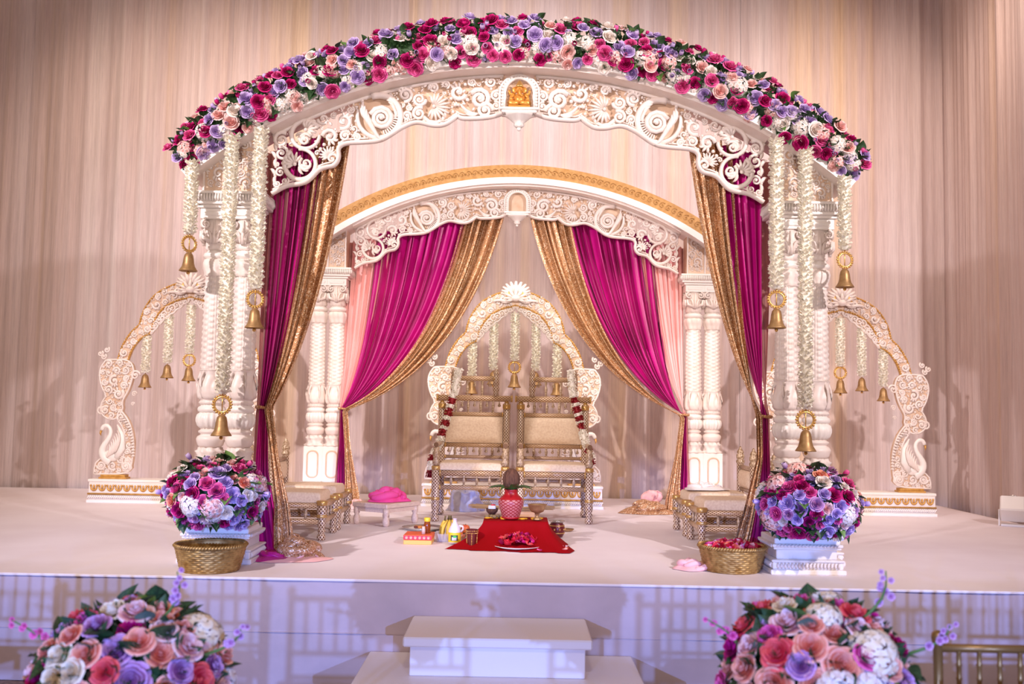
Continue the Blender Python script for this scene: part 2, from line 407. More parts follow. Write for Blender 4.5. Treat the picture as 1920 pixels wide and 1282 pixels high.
# stage platform
YF, YB, XL, XR = 5.815, 11.58, -7.6, 4.84
stage = thing('stage_platform', 'wide low white cloth-covered stage that carries the whole wedding canopy', 'stage', (0, 0, 0))
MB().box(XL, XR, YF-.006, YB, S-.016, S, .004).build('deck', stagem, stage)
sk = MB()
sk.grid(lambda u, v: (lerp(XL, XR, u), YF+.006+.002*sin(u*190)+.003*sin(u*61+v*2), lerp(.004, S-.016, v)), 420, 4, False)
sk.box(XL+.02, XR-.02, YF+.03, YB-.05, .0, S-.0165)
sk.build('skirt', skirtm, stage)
seam = MB().box(XL, XR, YF-.0005, YF+.012, .300, .303); seam.build('skirt_seam', skirtm, stage)
for (x0, x1, y0, ztop, th, nm, lb) in ((-.555, .432, 5.262, .41, .05, 'stage_step', 'narrow white upper step with an overhanging tread against the stage'),
                                      (-.80, .70, 4.80, .205, .05, 'stage_step', 'wide white bottom step of the stage stairs')):
    t = thing(nm, lb, 'step', (0, 0, 0), 0, 'stage steps')
    back = YF-.004 if ztop > .3 else YF-.004
    MB().box(x0, x1, y0, back, ztop-th, ztop, .008).build('tread', stepm, t)
    MB().box(x0+.035, x1-.035, y0+.035, back, .206 if ztop > .3 else 0, ztop-th-.001, .004).build('riser_box', stepm, t)

# ================================================================== PILLARS
def zz(z): return z - S
def pillar_proto():
    root = thing('carved_pillar', '', 'pillar')
    # square pedestal with oval sunken panel
    b = MB(); b.box(-.098, .098, -.098, .098, .222, .585, .006); b.build('pedestal_block', whitep, root)
    for k in range(4):
        m = MB(); pts = []
        for i in range(33):
            a = 2*pi*i/32; q = (abs(cos(a))**.8*(1 if cos(a) > 0 else -1)*.055, sin(a)*.05+(.085 if sin(a) > 0.05 else -.085 if sin(a) < -.05 else 0)+.403)
            pts.append((q[0], -.098, q[1]))
        m.tube(pts, .008, 6, cap=False)
        o = m.build('oval_panel', peach, root); o.rotation_euler = (0, 0, k*pi/2)
    def leafy(n, amp, kz): return lambda a, z, r: amp*(abs(cos(a*n/2+sin(z*kz)*.9))**.7-.5)
    # lower mouldings
    prof = [(.10, .585), (.105, .60), (.078, .62), (.084, .66), (.092, .675), (.074, .685), (.072, .70)]
    MB().lathe(prof, 40, disp=lambda a, z, r: .011*cos(a*8+z*60)).build('leaf_collar', cream, root)
    MB().lathe([(.07, .70), (.085, .715), (.094, .745), (.096, .757), (.088, .773), (.07, .783), (.066, .79), (.082, .798), (.084, .81), (.07, .818), (.064, .828)], 40).build('torus_ring', cream, root)
    MB().lathe([(.066, .826), (.088, .846), (.098, .875), (.099, .895), (.092, .92), (.072, .935)], 60, disp=lambda a, z, r: .006*cos(a*16)).build('fluted_bulb', whitep, root)
    MB().lathe([(.072, .93), (.09, .942), (.095, .956), (.09, .97), (.074, .98), (.072, .99)], 32).build('torus_ring', whitep, root)
    vase = MB(); vp = [(.074, .985), (.086, 1.0), (.075, 1.018), (.092, 1.035), (.099, 1.07), (.096, 1.11), (.086, 1.15), (.078, 1.19), (.084, 1.215), (.09, 1.222), (.076, 1.228)]
    fine = []
    for (r0, z0), (r1, z1) in zip(vp[:-1], vp[1:]):
        for q in range(3): fine.append((lerp(r0, r1, q/3), lerp(z0, z1, q/3)))
    vase.lathe(fine+[vp[-1]], 64, disp=lambda a, z, r: .014*(abs(sin(a*3+cos((z-1.1)*22)*1.1))**.5-.6) if z > 1.02 else .003*cos(a*20))
    for k in range(6):
        a = k*pi/3; vase.tube([((.078+.03*sin(pi*t))*cos(a), (.078+.03*sin(pi*t))*sin(a), 1.035+.18*t) for t in (0, .25, .5, .75, 1)], [.012, .01, .008, .007, .012], 5, up=(0, 0, 1))
    vase.build('acanthus_vase', cream, root)
    # long tapering shaft with strips of raised beads
    n = 110; pr_ = [(lerp(.083, .073, i/n), lerp(1.226, 1.864, i/n)) for i in range(n+1)]
    def sd(a, z, r):
        q = (a*10/(2*pi)) % 1.0
        if q < .10 or q > .90: return .004
        row = abs(sin(z*2*pi*13+(0 if int(a*10/(2*pi)) % 2 else 1.5)))
        return .014*row*sin(pi*(q-.1)/.8)*(1.0 if abs(q-.5) > .12 else .4)-.005
    MB().lathe(pr_, 80, disp=sd).build('beaded_shaft', cream, root)
    MB().lathe([(.074, 1.86), (.082, 1.868), (.078, 1.885), (.09, 1.92), (.094, 1.95), (.086, 1.975), (.07, 1.983)], 56, disp=lambda a, z, r: .014*(abs(sin(a*4+z*9))**.6-.5)).build('leaf_collar', cream, root)
    MB().lathe([(.07, 1.98), (.09, 1.992), (.095, 2.006), (.09, 2.02), (.072, 2.03), (.07, 2.04)], 32).build('torus_ring', whitep, root)
    cp = MB(); cp.lathe([(.07, 2.04), (.082, 2.055), (.078, 2.07), (.084, 2.10), (.092, 2.14), (.09, 2.20), (.088, 2.25)], 56, disp=lambda a, z, r: .006*(abs(sin(a*4))**.6-.4) if z < 2.1 else 0)
    for k in range(4):
        M = Matrix.Rotation(k*pi/2, 4, 'Z'); t = MB()
        for sgn in (-1, 1):
            spiral(t, sgn*.06, 2.215, .034, 1.5, pi/2, -sgn, .010, -.092)
            t.tube([(sgn*.025, -.092, 2.10), (sgn*.075, -.096, 2.12), (sgn*.082, -.098, 2.17)], [.014, .016, .008], 6)
            leaf(t, sgn*.02, 2.08, pi/2, .12, .012, -sgn*.5, -.095)
        t.tube([(0, -.092, 2.08), (0, -.105, 2.14), (0, -.095, 2.24)], [.018, .012, .006], 6); t.ball((0, -.1, 2.165), .014)
        cp.add(t, M)
    cp.build('scroll_capital', cream, root)
    b = MB(); b.box(-.10, .10, -.10, .10, 2.25, 2.322, .004); b.box(-.075, .075, -.106, -.09, 2.272, 2.30, .004); b.build('capital_block', whitep, root)
    return root
PX = (1.862, 2.058)
proto = pillar_proto()
pil = {}
for yy, row in ((6.8, 'front'), (10.38, 'rear')):
    for sx, sd_ in ((-1, 'left'), (1, 'right')):
        for k, px in enumerate(PX):
            o = proto if not pil else copy_tree(proto)
            o.location = (sx*px, yy, S); pil[row, sd_, k] = o
            o['label'] = 'carved cream pillar of the %s pair at the canopy %s, %s shaft of its pair' % (sd_, row, 'inner' if k == 0 else 'outer')
            o['group'] = 'carved canopy pillars'
# moulded pedestal blocks
def moulded(b, hw, hd, steps):
    for z0, z1, e in steps: b.box(-hw-e, hw+e, -hd-e, hd+e, z0, z1, .005)
ped_steps = [(0, .03, .035), (.03, .075, .02), (.075, .09, .028), (.09, .15, -.01), (.15, .165, .012), (.165, .185, .02), (.185, .2205, .005)]
def pedestal(name, label, hw, hd, loc, group):
    t = thing(name, label, 'pedestal', loc, 0, group)
    b = MB(); moulded(b, hw, hd, ped_steps); b.build('moulded_body', whitep, t)
    m = MB(); rp = MB()
    for sy in (-1, 1):
        n = int(hw*2/.022)
        for i in range(n):
            x = lerp(-hw, hw, (i+.5)/n); m.tube([(x, sy*(hd+.022), .038), (x, sy*(hd+.03), .055), (x, sy*(hd+.02), .07)], [.006, .010, .006], 5)
            rp.tube([(x-.008, sy*(hd+.02), .168), (x+.008, sy*(hd+.022), .183)], .007, 5)
    for sx in (-1, 1):
        n = int(hd*2/.022)
        for i in range(n):
            y = lerp(-hd, hd, (i+.5)/n); m.tube([(sx*(hw+.022), y, .038), (sx*(hw+.03), y, .055), (sx*(hw+.02), y, .07)], [.006, .010, .006], 5)
            rp.tube([(sx*(hw+.02), y-.008, .168), (sx*(hw+.022), y+.008, .183)], .007, 5)
    m.build('egg_moulding', cream, t)['kind'] = 'stuff'; rp.build('rope_moulding', cream, t)['kind'] = 'stuff'
    return t
for yy, row in ((6.8, 'front'), (10.38, 'rear')):
    for sx, sd_ in ((-1, 'left'), (1, 'right')):
        pedestal('pillar_plinth', 'moulded white plinth under the %s pair of %s pillars' % (sd_, row), .21, .12, (sx*1.96, yy, S), 'plinths under the pillar pairs')
# shared cap and carved impost block above each pair
def impost():
    t = thing('impost_block', '', 'impost')
    b = MB(); b.box(-.215, .215, -.115, .115, 2.323, 2.345, .004); b.box(-.24, .24, -.14, .14, 2.345, 2.365, .004)
    b.box(-.25, .25, -.15, .15, 2.415, 2.435, .004); b.build('cap_slab', whitep, t)
    m = MB()
    for sy in (-1, 1):
        for i in range(26):
            x = lerp(-.235, .235, i/25); m.tube([(x, sy*.135, 2.366), (x, sy*.15, 2.385), (x, sy*.146, 2.414)], [.007, .009, .007], 5)
    for sx in (-1, 1):
        for i in range(15):
            y = lerp(-.135, .135, i/14); m.tube([(sx*.235, y, 2.366), (sx*.25, y, 2.385), (sx*.246, y, 2.414)], [.007, .009, .007], 5)
    m.box(-.236, .236, -.136, .136, 2.365, 2.415); m.build('fluted_cornice', whitep, t)
    b = MB(); b.box(-.19, .19, -.10, .10, 2.436, 2.84, .004); b.build('block_body', peach, t)
    rl = MB(); rng = random.Random(3)
    for a, c in ((-.17, -.02), (.02, .17)):
        poly = [(a, 2.46), (c, 2.46), (c, 2.80), (a, 2.80)]
        scroll_fill(rl, poly, -.102, .055, .018, rng, wf=.24)
    for x in (-.18, 0, .18): rl.box(x-.008, x+.008, -.112, -.1, 2.44, 2.83, .003)
    rl.build('scroll_relief', cream, t)
    return t
imp = impost(); first = True
for yy, row in ((6.8, 'front'), (10.38, 'rear')):
    for sx, sd_ in ((-1, 'left'), (1, 'right')):
        o = imp if first else copy_tree(imp); first = False
        o.location = (sx*1.96, yy, S); o['label'] = 'carved capital block capping the %s pair of %s pillars' % (sd_, row); o['group'] = 'capital blocks over the pillars'

# ================================================================== MANDAP ARCHES
CZ = .53 - S                                    # centre of the arch circle, measured from the stage
cont = [(-1.687, 3.05), (-1.633, 3.084), (-1.579, 3.111), (-1.501, 3.12), (-1.45, 3.136), (-1.411, 3.174), (-1.372, 3.223), (-1.321, 3.243), (-1.262, 3.251), (-1.231, 3.312), (-1.248, 3.375), (-1.197, 3.414), (-1.053, 3.42), (-0.946, 3.433), (-0.859, 3.491), (-0.805, 3.53), (-0.728, 3.565), (-0.676, 3.566), (-0.598, 3.545), (-0.52, 3.546), (-0.455, 3.589), (-0.422, 3.619), (-0.403, 3.597), (-0.311, 3.599), (-0.207, 3.608), (-0.127, 3.632), (-0.101, 3.651)]
cont = [(x, z-S) for x, z in cont]
def mandap_arch():
    t = thing('canopy_arch', '', 'arch')
    rl, rh, rg = 3.405, 3.468, 3.60; th = radians(40.6); n = 60
    MB().strip(arcpts(CZ, rl, -th, th, n), arcpts(CZ, rh, -th, th, n), -.20, .20).build('beam', whitep, t)
    MB().strip(arcpts(CZ, rl-.02, -radians(30), radians(30), n), arcpts(CZ, rl, -radians(30), radians(30), n), -.16, .16).build('soffit_lip', cream, t)
    g = MB().strip(arcpts(CZ, rh, -radians(34.5), radians(34.5), n), arcpts(CZ, rg, -radians(34.5), radians(34.5), n), -.185, .13)
    go = g.build('gold_crest_band', goldband, t)
    em = MB()
    for i in range(62):
        a = lerp(-radians(33.8), radians(33.8), i/61); r_ = (rh+rg)/2; spiral(em, r_*sin(a), CZ+r_*cos(a), .035, 1.2, a, 1, .006, -.186)
    em.build('embossed_rosettes', goldband, go)
    # carved fretwork halves
    y = .0
    low = smooth_poly(cont, 110, 2)
    top = arcpts(CZ, 3.375, -radians(29.8), -radians(1.9), 60)
    poly = low + top[::-1]
    fr = MB(); rng = random.Random(5)
    rim = [(x, -.012, z) for x, z in low]
    fr.tube(rim, .017, 6, flat=2.0)
    fr.tube([(x, -.004, z+.03) for x, z in low], .007, 5)
    fr.tube([(x, 0, z) for x, z in top], .014, 5, flat=2)
    for q in range(7): leaf(fr, -1.665, 2.50+.06*q, 1.9, .09, .015, .7 if q % 2 else -.7, 0)
    mot = []
    def M_(px, pz, r): mot.append((px, pz-S, r)); return px, pz-S
    # big peacock-tail roundel with volute
    x, z = M_(-.966, 3.60, .155)
    fr.tube([(x+.148*cos(a), -.02, z+.148*sin(a)) for a in [pi*.62-2*pi*.86*i/30 for i in range(31)]], [.026-.0004*i for i in range(31)], 6)
    for q in range(7): leaf(fr, x-.11+.012*q, z+.10-.028*q, -pi*.55+q*.08, .15, .016, .55, -.03, 9)
    spiral(fr, x+.02, z-.015, .082, 2.5, pi*.9, -1, .019, -.03)
    for q in range(5): leaf(fr, x+.05+.014*q, z+.115-.016*q, -.3-q*.2, .085, .012, -.8, -.03)
    for q in range(10):
        a = -1.25+q*.14; fr.tube([(x+.105*cos(a), -.028, z+.105*sin(a)), (x+.15*cos(a), -.034, z+.15*sin(a))], .006, 5)
    # corner roundels
    for (px, pz, r, a0) in ((-1.469, 3.465, .108, .5), (-1.499, 3.258, .118, 2.2)):
        x, z = M_(px, pz, r); fr.tube([(x+r*.9*cos(a), -.015, z+r*.9*sin(a)) for a in [a0+2*pi*.92*i/24 for i in range(25)]], [.02-.0003*i for i in range(25)], 6)
        fan(fr, x+.3*r*cos(a0+1), z+.3*r*sin(a0+1), r*.8, a0-1.2, a0+1.4, 7, .012, -.02)
        spiral(fr, x-.35*r*cos(a0+1), z-.35*r*sin(a0+1), r*.42, 1.4, a0, 1, .013, -.02)
        for q in range(3): leaf(fr, x, z, a0+2.4+q*.6, r*.8, .014, .8, -.015)
    for (px, pz, r, a0, d) in ((-1.634, 3.425, .062, 1.0, 1), (-1.63, 3.331, .055, 2.0, -1), (-1.635, 3.20, .04, 0, 1), (-1.60, 3.14, .03, 1, -1)):
        x, z = M_(px, pz, r); spiral(fr, x, z, r*.92, 1.5, a0, d, r*.26, -.01)
    x, z = M_(-1.298, 3.318, .07); fan(fr, x, z-.005, .075, pi*.25, pi*1.15, 9, .009, -.02); spiral(fr, x+.02, z-.02, .045, 1.3, -1.4, 1, .014, -.02)
    x, z = M_(-.568, 3.665, .11); fan(fr, x-.02, z+.01, .115, -pi*.65, pi*.6, 13, .011, -.025); spiral(fr, x, z-.01, .105, .8, pi*1.15, 1, .016, -.012)
    for (px, pz, r, a0, d) in ((-.69, 3.725, .05, 0, -1), (-.69, 3.625, .05, 1, 1), (-.273, 3.735, .078, 2.6, -1), (-.235, 3.655, .06, 0, 1), (-.16, 3.76, .04, 1, 1), (-.16, 3.69, .035, 2, -1)):
        x, z = M_(px, pz, r); spiral(fr, x, z, r*.94, 1.7, a0, d, r*.28, -.018)
    for q in range(5): leaf(fr, -.41+.01*q, 3.70-S-.018*q, -.9+q*.18, .11, .012, .5, -.02)
    M_(-.365, 3.65, .045)
    scroll_fill(fr, poly, -.008, .062, .014, rng, pre=mot, tries=3000, wf=.30)
    left = fr
    left.build('carved_fretwork', cream, t)
    rt = MB().add(fr, Matrix.Scale(-1, 4, (1, 0, 0)), True); rt.build('carved_fretwork', cream, t)
    # thin backing plate behind the closed middle length of the carving
    idx = [i for i, p in enumerate(low) if p[0] > -1.16]
    A = [(low[i][0], low[i][1]+.012) for i in idx]
    B = [(p[0], CZ+sqrt(3.385**2-p[0]**2)) for p in A]
    pl = MB().strip(A, B, .012, .03); pl.add(MB().strip([(-x, z) for x, z in A], [(-x, z) for x, z in B], .012, .03)); pl.build('backing_plate', peach, t)
    # arched niche with bracket
    ni = MB(); ap = [(-.10, 3.66-S)] + [(-.10, 3.78-S)] + [(.10*cos(a), 3.78-S+.10*sin(a)) for a in [pi-pi*i/16 for i in range(1, 16)]] + [(.10, 3.78-S), (.10, 3.66-S)]
    ni.tube([(x, -.04, z) for x, z in ap], .012, 6); beads(ni, [(x*1.17, (z-3.76+S)*1.10+3.76-S) for x, z in ap], .011, .021, -.04)
    ni.tube([(x*1.34, -.03, (z-3.76+S)*1.2+3.76-S) for x, z in ap], .009, 6)
    ni.build('niche_frame', whitep, t)
    nb = MB().plate(ap, .012, .02); nb.build('niche_back', peach, t)
    br = MB(); br.box(-.135, .135, -.10, .03, 3.645-S, 3.662-S, .004); br.box(-.12, .12, -.09, .03, 3.625-S, 3.645-S, .004)
    br.lathe([(.02, 3.535-S), (.035, 3.55-S), (.03, 3.565-S), (.05, 3.58-S), (.085, 3.61-S), (.11, 3.626-S)], 24, (0, -.03, 0), lambda a, z, r: .004*cos(a*10)); br.ball((0, -.03, 3.527-S), .016)
    br.build('niche_bracket', whitep, t)
    return t
fa = mandap_arch(); fa.location = (0, 6.76, S)
ra = copy_tree(fa); ra.location = (0, 10.32, S)
fa['label'] = 'carved cream front arch of the canopy, carrying the flower garland'
ra['label'] = 'carved cream rear arch with a bare gold crest band behind the front arch'
fa['group'] = ra['group'] = 'canopy arches'
# golden seated figure in the front niche
st = thing('deity_statue', 'small golden seated elephant-headed statue in the niche of the front arch', 'statue', (0.0, 6.70, 3.6625))
b = MB(); b.box(-.075, .075, -.03, .03, 0, .018, .004); b.build('seat_slab', statue, st)
b = MB(); b.ball((0, 0, .06), .042, 12, 8, (1, .8, 1.1)); b.ball((0, -.012, .052), .036, 12, 8)
b.tube([(-.02, 0, .03), (-.07, -.015, .035), (-.062, -.03, .028), (-.005, -.038, .026)], [.02, .022, .018, .012], 8); b.tube([(.02, 0, .03), (.07, -.015, .035), (.062, -.03, .028), (.005, -.038, .028)], [.02, .022, .018, .012], 8)
for sx in (-1, 1):
    b.tube([(sx*.03, 0, .095), (sx*.055, -.005, .08), (sx*.06, -.02, .06), (sx*.045, -.03, .05)], [.014, .013, .010, .009], 7)
    b.tube([(sx*.03, .005, .095), (sx*.065, .005, .10), (sx*.07, -.004, .125)], [.012, .011, .009], 7)
b.build('seated_body', statue, st)
b = MB(); b.ball((0, -.008, .125), .026, 12, 8, (1, 1, 1.05)); b.tube([(0, -.03, .122), (0, -.04, .105), (.004, -.042, .085), (.018, -.044, .072), (.022, -.046, .08)], [.012, .0105, .009, .007, .005], 8)
for sx in (-1, 1): b.ball((sx*.032, 0, .126), .02, 8, 6, (1, .3, 1.2)); b.tube([(sx*.012, -.03, .112), (sx*.017, -.044, .106)], [.004, .002], 5)
b.build('elephant_head', statue, st)
MB().lathe([(.027, .142), (.029, .15), (.024, .16), (.02, .172), (.012, .182), (.004, .194)], 14, (0, -.005, 0)).build('crown', goldm, st)

# ================================================================== FLOWERS
def rose_mesh(kind, seed):
    rng = random.Random(seed); b = MB()
    for n, Rr, H, cu, z0 in ((2, .12, .50, 0.0, .32), (3, .24, .54, 0.0, .26), (4, .38, .60, .02, .18), (5, .56, .62, .05, .11), (5, .77, .60, .12, .05), (6, 1.0, .52, .26, 0)):
        off = rng.uniform(0, 6.28)
        for k in range(n):
            a0 = off+2*pi*k/n+rng.uniform(-.1, .1); sp = pi/n*1.28; hh = H*rng.uniform(.9, 1.1)
            def fn(u, v, a0=a0, sp=sp, Rr=Rr, hh=hh, cu=cu, z0=z0):
                s_ = u*2-1; a = a0+s_*sp*(.35+.65*sin(pi*min(1, .25+v*.6))); rr = Rr*((.12+.78*(1-(1-min(1, v*1.5))**2))*(1-.05*s_*s_)+.10*max(0, v-.55)/.45*(.6+Rr)) ; z = z0+hh*v*(1-.28*s_*s_*v)-cu*v**3
                return (rr*cos(a), rr*sin(a), z)
            b.grid(fn, 4, 4)
    return b.mesh('rose', ROSE[kind])
ROSES = {k: [rose_mesh(k, i*3+len(k)) for i in range(2)] for k in ROSE}
def bud_mesh(kind):
    b = MB()
    for k in range(3):
        a0 = k*2.1
        b.grid(lambda u, v, a0=a0: ((.12+.5*sin(pi*(.15+.62*v)))*cos(a0+(u*2-1)*1.25)*.8, (.12+.5*sin(pi*(.15+.62*v)))*sin(a0+(u*2-1)*1.25)*.8, v*1.25*(1-.1*(u*2-1)**2)), 4, 4)
    return b.mesh('rosebud', ROSE[kind])
BUDS = {k: bud_mesh(k) for k in ('lavender', 'hotpink', 'magenta')}
def leaf_mesh(name, m, L=1.0, W=.42, fold=.25, dr=.25):
    return MB().grid(lambda u, v: ((u*2-1)*W*sin(pi*(.06+.94*v)**.8)*.98, v*L, abs(u*2-1)*fold*W*2*sin(pi*v)-dr*v*v), 4, 6).mesh(name, m)
LEAF = leaf_mesh('leaf', leafm); LEAFL = leaf_mesh('leaf', leafl); EUC = leaf_mesh('leaf', eucal, 1, .5, .1, .1)
def hyd_mesh(kind, seed, n=46):
    rng = random.Random(seed); b = MB()
    for i in range(n):
        z = 1-1.35*(i+.5)/n; a = i*2.39996; r_ = sqrt(max(0, 1-z*z)); d = Vector((r_*cos(a), r_*sin(a), z)); q = d.to_track_quat('Z', 'Y').to_matrix().to_4x4()
        f = MB()
        for k in range(4):
            a0 = k*pi/2+rng.uniform(-.2, .2)
            f.grid(lambda u, v, a0=a0: (.26*v*cos(a0+(u*2-1)*.7), .26*v*sin(a0+(u*2-1)*.7), .10*v-.10*v*v), 2, 2)
        b.add(f, Matrix.Translation(d*rng.uniform(.82, .98)) @ q)
    return b.mesh('hydrangea', ROSE[kind])
HYD = {k: hyd_mesh(k, 4) for k in ('white', 'blush', 'cream')}
def filler(parent, fn, n, seed, L=(.05, .08)):
    # dense small leaves packed between the blooms, too many to tell apart
    rng = random.Random(seed); b = MB()
    for i in range(n):
        p, d = fn(rng); p = Vector(p); d = (Vector(d)+Vector((rng.uniform(-1, 1), rng.uniform(-1, 1), rng.uniform(-1, 1)))*.8).normalized(); sd = d.cross(Vector((rng.uniform(-1, 1), rng.uniform(-1, 1), rng.uniform(-1, 1)))).normalized(); l = rng.uniform(*L); w_ = l*.3; nn = sd.cross(d)*l*.08
        k = len(b.v); b.v += [tuple(p), tuple(p+d*l*.5+sd*w_+nn), tuple(p+d*l), tuple(p+d*l*.5-sd*w_+nn), tuple(p+d*l*.5)]
        b.face([k, k+1, k+4], None, False); b.face([k+1, k+2, k+4], None, False); b.face([k+2, k+3, k+4], None, False); b.face([k+3, k, k+4], None, False)
    o = b.build('foliage_filler', leafm, parent); o['kind'] = 'stuff'; return o
def place(name, me, parent, p, n, sc, rng, spin=True):
    q = Vector(n).normalized().to_track_quat('Z', 'Y')
    if spin: q = q @ Euler((0, 0, rng.uniform(0, 6.28))).to_quaternion()
    o = link(name, me, parent, p); o.rotation_mode = 'QUATERNION'; o.rotation_quaternion = q; o.scale = (sc, sc, sc); return o
def pick(rng, table):
    r_ = rng.random()*sum(table.values())
    for k, v_ in table.items():
        r_ -= v_
        if r_ <= 0: return k
    return k
# garland over the front arch
gar = thing('flower_garland', 'long garland of purple, pink and white roses along the top of the front arch', 'garland', (0, 6.60, S))
core = MB(); RC = 3.55
thg = radians(40.3)
core.tube([(x, .02, z) for x, z in arcpts(CZ, RC, -thg, thg, 60)], [.03+.065*min(1, min(i, 59-i)/4) for i in range(60)], 8, flat=1.1)
core.build('foliage_core', leafm, gar)
rng = random.Random(21); acc = []
def garland_pt(a, phi, rr):
    # phi: 0 faces the room, +90 degrees faces up, -40 faces down and front
    e = Vector((sin(a), 0, cos(a))); d = e*sin(phi)*1.25 + Vector((0, -1, 0))*cos(phi); c = Vector((RC*sin(a), .02, CZ+RC*cos(a)))
    return c + d*rr, (e*sin(phi) + Vector((0, -1, 0))*cos(phi))
def endf(a): return .55+.45*min(1, (thg*1.02-abs(a))/.10)
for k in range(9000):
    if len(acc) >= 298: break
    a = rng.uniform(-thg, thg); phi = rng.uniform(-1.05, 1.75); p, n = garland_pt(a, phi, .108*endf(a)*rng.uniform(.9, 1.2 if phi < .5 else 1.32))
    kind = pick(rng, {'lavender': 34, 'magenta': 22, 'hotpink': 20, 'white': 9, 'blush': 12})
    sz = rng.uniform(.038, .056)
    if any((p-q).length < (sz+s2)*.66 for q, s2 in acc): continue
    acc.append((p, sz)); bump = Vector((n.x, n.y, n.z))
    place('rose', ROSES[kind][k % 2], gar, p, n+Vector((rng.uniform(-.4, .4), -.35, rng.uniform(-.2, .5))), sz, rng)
nb_ = 0
for k in range(120):                                # small buds standing proud of the upper edge
    a = rng.uniform(-thg, thg); phi = rng.uniform(-.6, 1.8); p, n = garland_pt(a, phi, .118*endf(a)*rng.uniform(.95, 1.15))
    place('rosebud', BUDS[pick(rng, {'lavender': 5, 'hotpink': 3, 'magenta': 2})], gar, p, n, rng.uniform(.026, .036), rng)
for k in range(64):                                # pale hydrangea heads low on the front
    a = lerp(-thg, thg, (k+.5)/64)+rng.uniform(-.01, .01); p, n = garland_pt(a, rng.uniform(-1.25, .25), .078*endf(a))
    place('hydrangea', HYD['blush' if rng.random() < .5 else 'white'], gar, p, n, rng.uniform(.055, .075), rng)
def gsurf(r_):
    a = r_.uniform(-thg, thg); return garland_pt(a, r_.uniform(-1.1, 1.9), .085*endf(a))
filler(gar, gsurf, 2200, 12, (.045, .075))
for k in range(298):
    a = rng.uniform(-thg, thg); phi = rng.uniform(-1.1, 1.9); p, n = garland_pt(a, phi, .095*endf(a)*rng.uniform(.9, 1.2 if phi < .5 else 1.45))
    tdir = Vector((rng.uniform(-1, 1), -rng.uniform(0, .6), rng.uniform(-.8, 1))).normalized()
    q = (-tdir.cross(n)).to_track_quat('X', 'Z') if tdir.cross(n).length > .1 else n.to_track_quat('Z', 'Y')
    o = link('leaf', LEAF if rng.random() < .88 else LEAFL, gar, p); o.rotation_mode = 'QUATERNION'
    o.rotation_quaternion = (n+tdir*.8).to_track_quat('Y', 'Z') @ Euler((0, rng.uniform(-1, 1), 0)).to_quaternion(); s_ = rng.uniform(.055, .085); o.scale = (s_, s_, s_)

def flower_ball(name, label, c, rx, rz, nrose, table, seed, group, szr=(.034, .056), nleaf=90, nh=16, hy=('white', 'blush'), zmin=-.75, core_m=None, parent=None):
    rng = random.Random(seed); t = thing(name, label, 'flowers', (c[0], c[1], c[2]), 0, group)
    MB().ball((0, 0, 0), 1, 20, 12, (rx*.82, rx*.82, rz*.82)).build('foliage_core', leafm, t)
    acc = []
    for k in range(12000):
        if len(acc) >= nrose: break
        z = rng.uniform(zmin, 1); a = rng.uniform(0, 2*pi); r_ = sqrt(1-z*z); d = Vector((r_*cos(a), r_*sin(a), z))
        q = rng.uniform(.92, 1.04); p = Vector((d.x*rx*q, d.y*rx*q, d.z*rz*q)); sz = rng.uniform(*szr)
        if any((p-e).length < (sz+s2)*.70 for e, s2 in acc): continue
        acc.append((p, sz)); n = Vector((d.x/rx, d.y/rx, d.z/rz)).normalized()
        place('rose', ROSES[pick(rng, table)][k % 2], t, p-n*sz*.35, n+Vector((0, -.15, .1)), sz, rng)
    for k in range(nh):
        z = rng.uniform(zmin, .95); a = rng.uniform(0, 2*pi); r_ = sqrt(1-z*z); d = Vector((r_*cos(a), r_*sin(a), z)); p = Vector((d.x*rx, d.y*rx, d.z*rz))*.86
        place('hydrangea', HYD[hy[k % len(hy)]], t, p, d, rng.uniform(.06, .085), rng)
    for k in range(nleaf):
        z = rng.uniform(zmin, 1); a = rng.uniform(0, 2*pi); r_ = sqrt(1-z*z); d = Vector((r_*cos(a), r_*sin(a), z)); p = Vector((d.x*rx, d.y*rx, d.z*rz))*.86
        td = Vector((rng.uniform(-1, 1), rng.uniform(-1, 1), rng.uniform(-1, 1)))
        o = link('leaf', LEAF if rng.random() < .85 else LEAFL, t, p); o.rotation_mode = 'QUATERNION'; o.rotation_quaternion = (d*1.1+td*.7).to_track_quat('Y', 'Z'); s_ = rng.uniform(.07, .10); o.scale = (s_, s_, s_)
    def fsurf(r_):
        z = r_.uniform(zmin, 1); a = r_.uniform(0, 2*pi); q = sqrt(1-z*z); d = Vector((q*cos(a), q*sin(a), z)); return (d.x*rx*.82, d.y*rx*.82, d.z*rz*.82), d
    filler(t, fsurf, 500, seed, (.05, .085))
    return t
tabA = {'lavender': 27, 'magenta': 18, 'hotpink': 21, 'white': 11, 'blush': 12, 'mauve': 7, 'peach': 4}
for sx, sd_, zc in ((-1, 'left', 1.035), (1, 'right', 1.045)):
    c = (sx*1.835, 6.22, zc)
    fb = flower_ball('flower_ball', 'round ball of lavender, pink and white roses before the %s front pillars' % sd_, c, .305, .235, 185, tabA, 31+sx, 'flower balls at the front pillars', nleaf=110, nh=10)
    pedestal('flower_stand', 'moulded white square stand under the %s rose ball' % sd_, .20, .17, (sx*1.85, 6.50 if False else 6.47-.0, S), 'moulded stands under the rose balls')
    rng2 = random.Random(50+sx)
    for (dx, dy, dz, kd) in ((-.15, -.05, .225, 'lavender'), (-.315, -.05, .02, 'lavender'), (.31, -.08, .02, 'lavender'), (.20, -.05, .19, 'hotpink')):
        place('rosebud', BUDS[kd], fb, (dx, dy, dz), (dx, -.05, dz), .034, rng2)

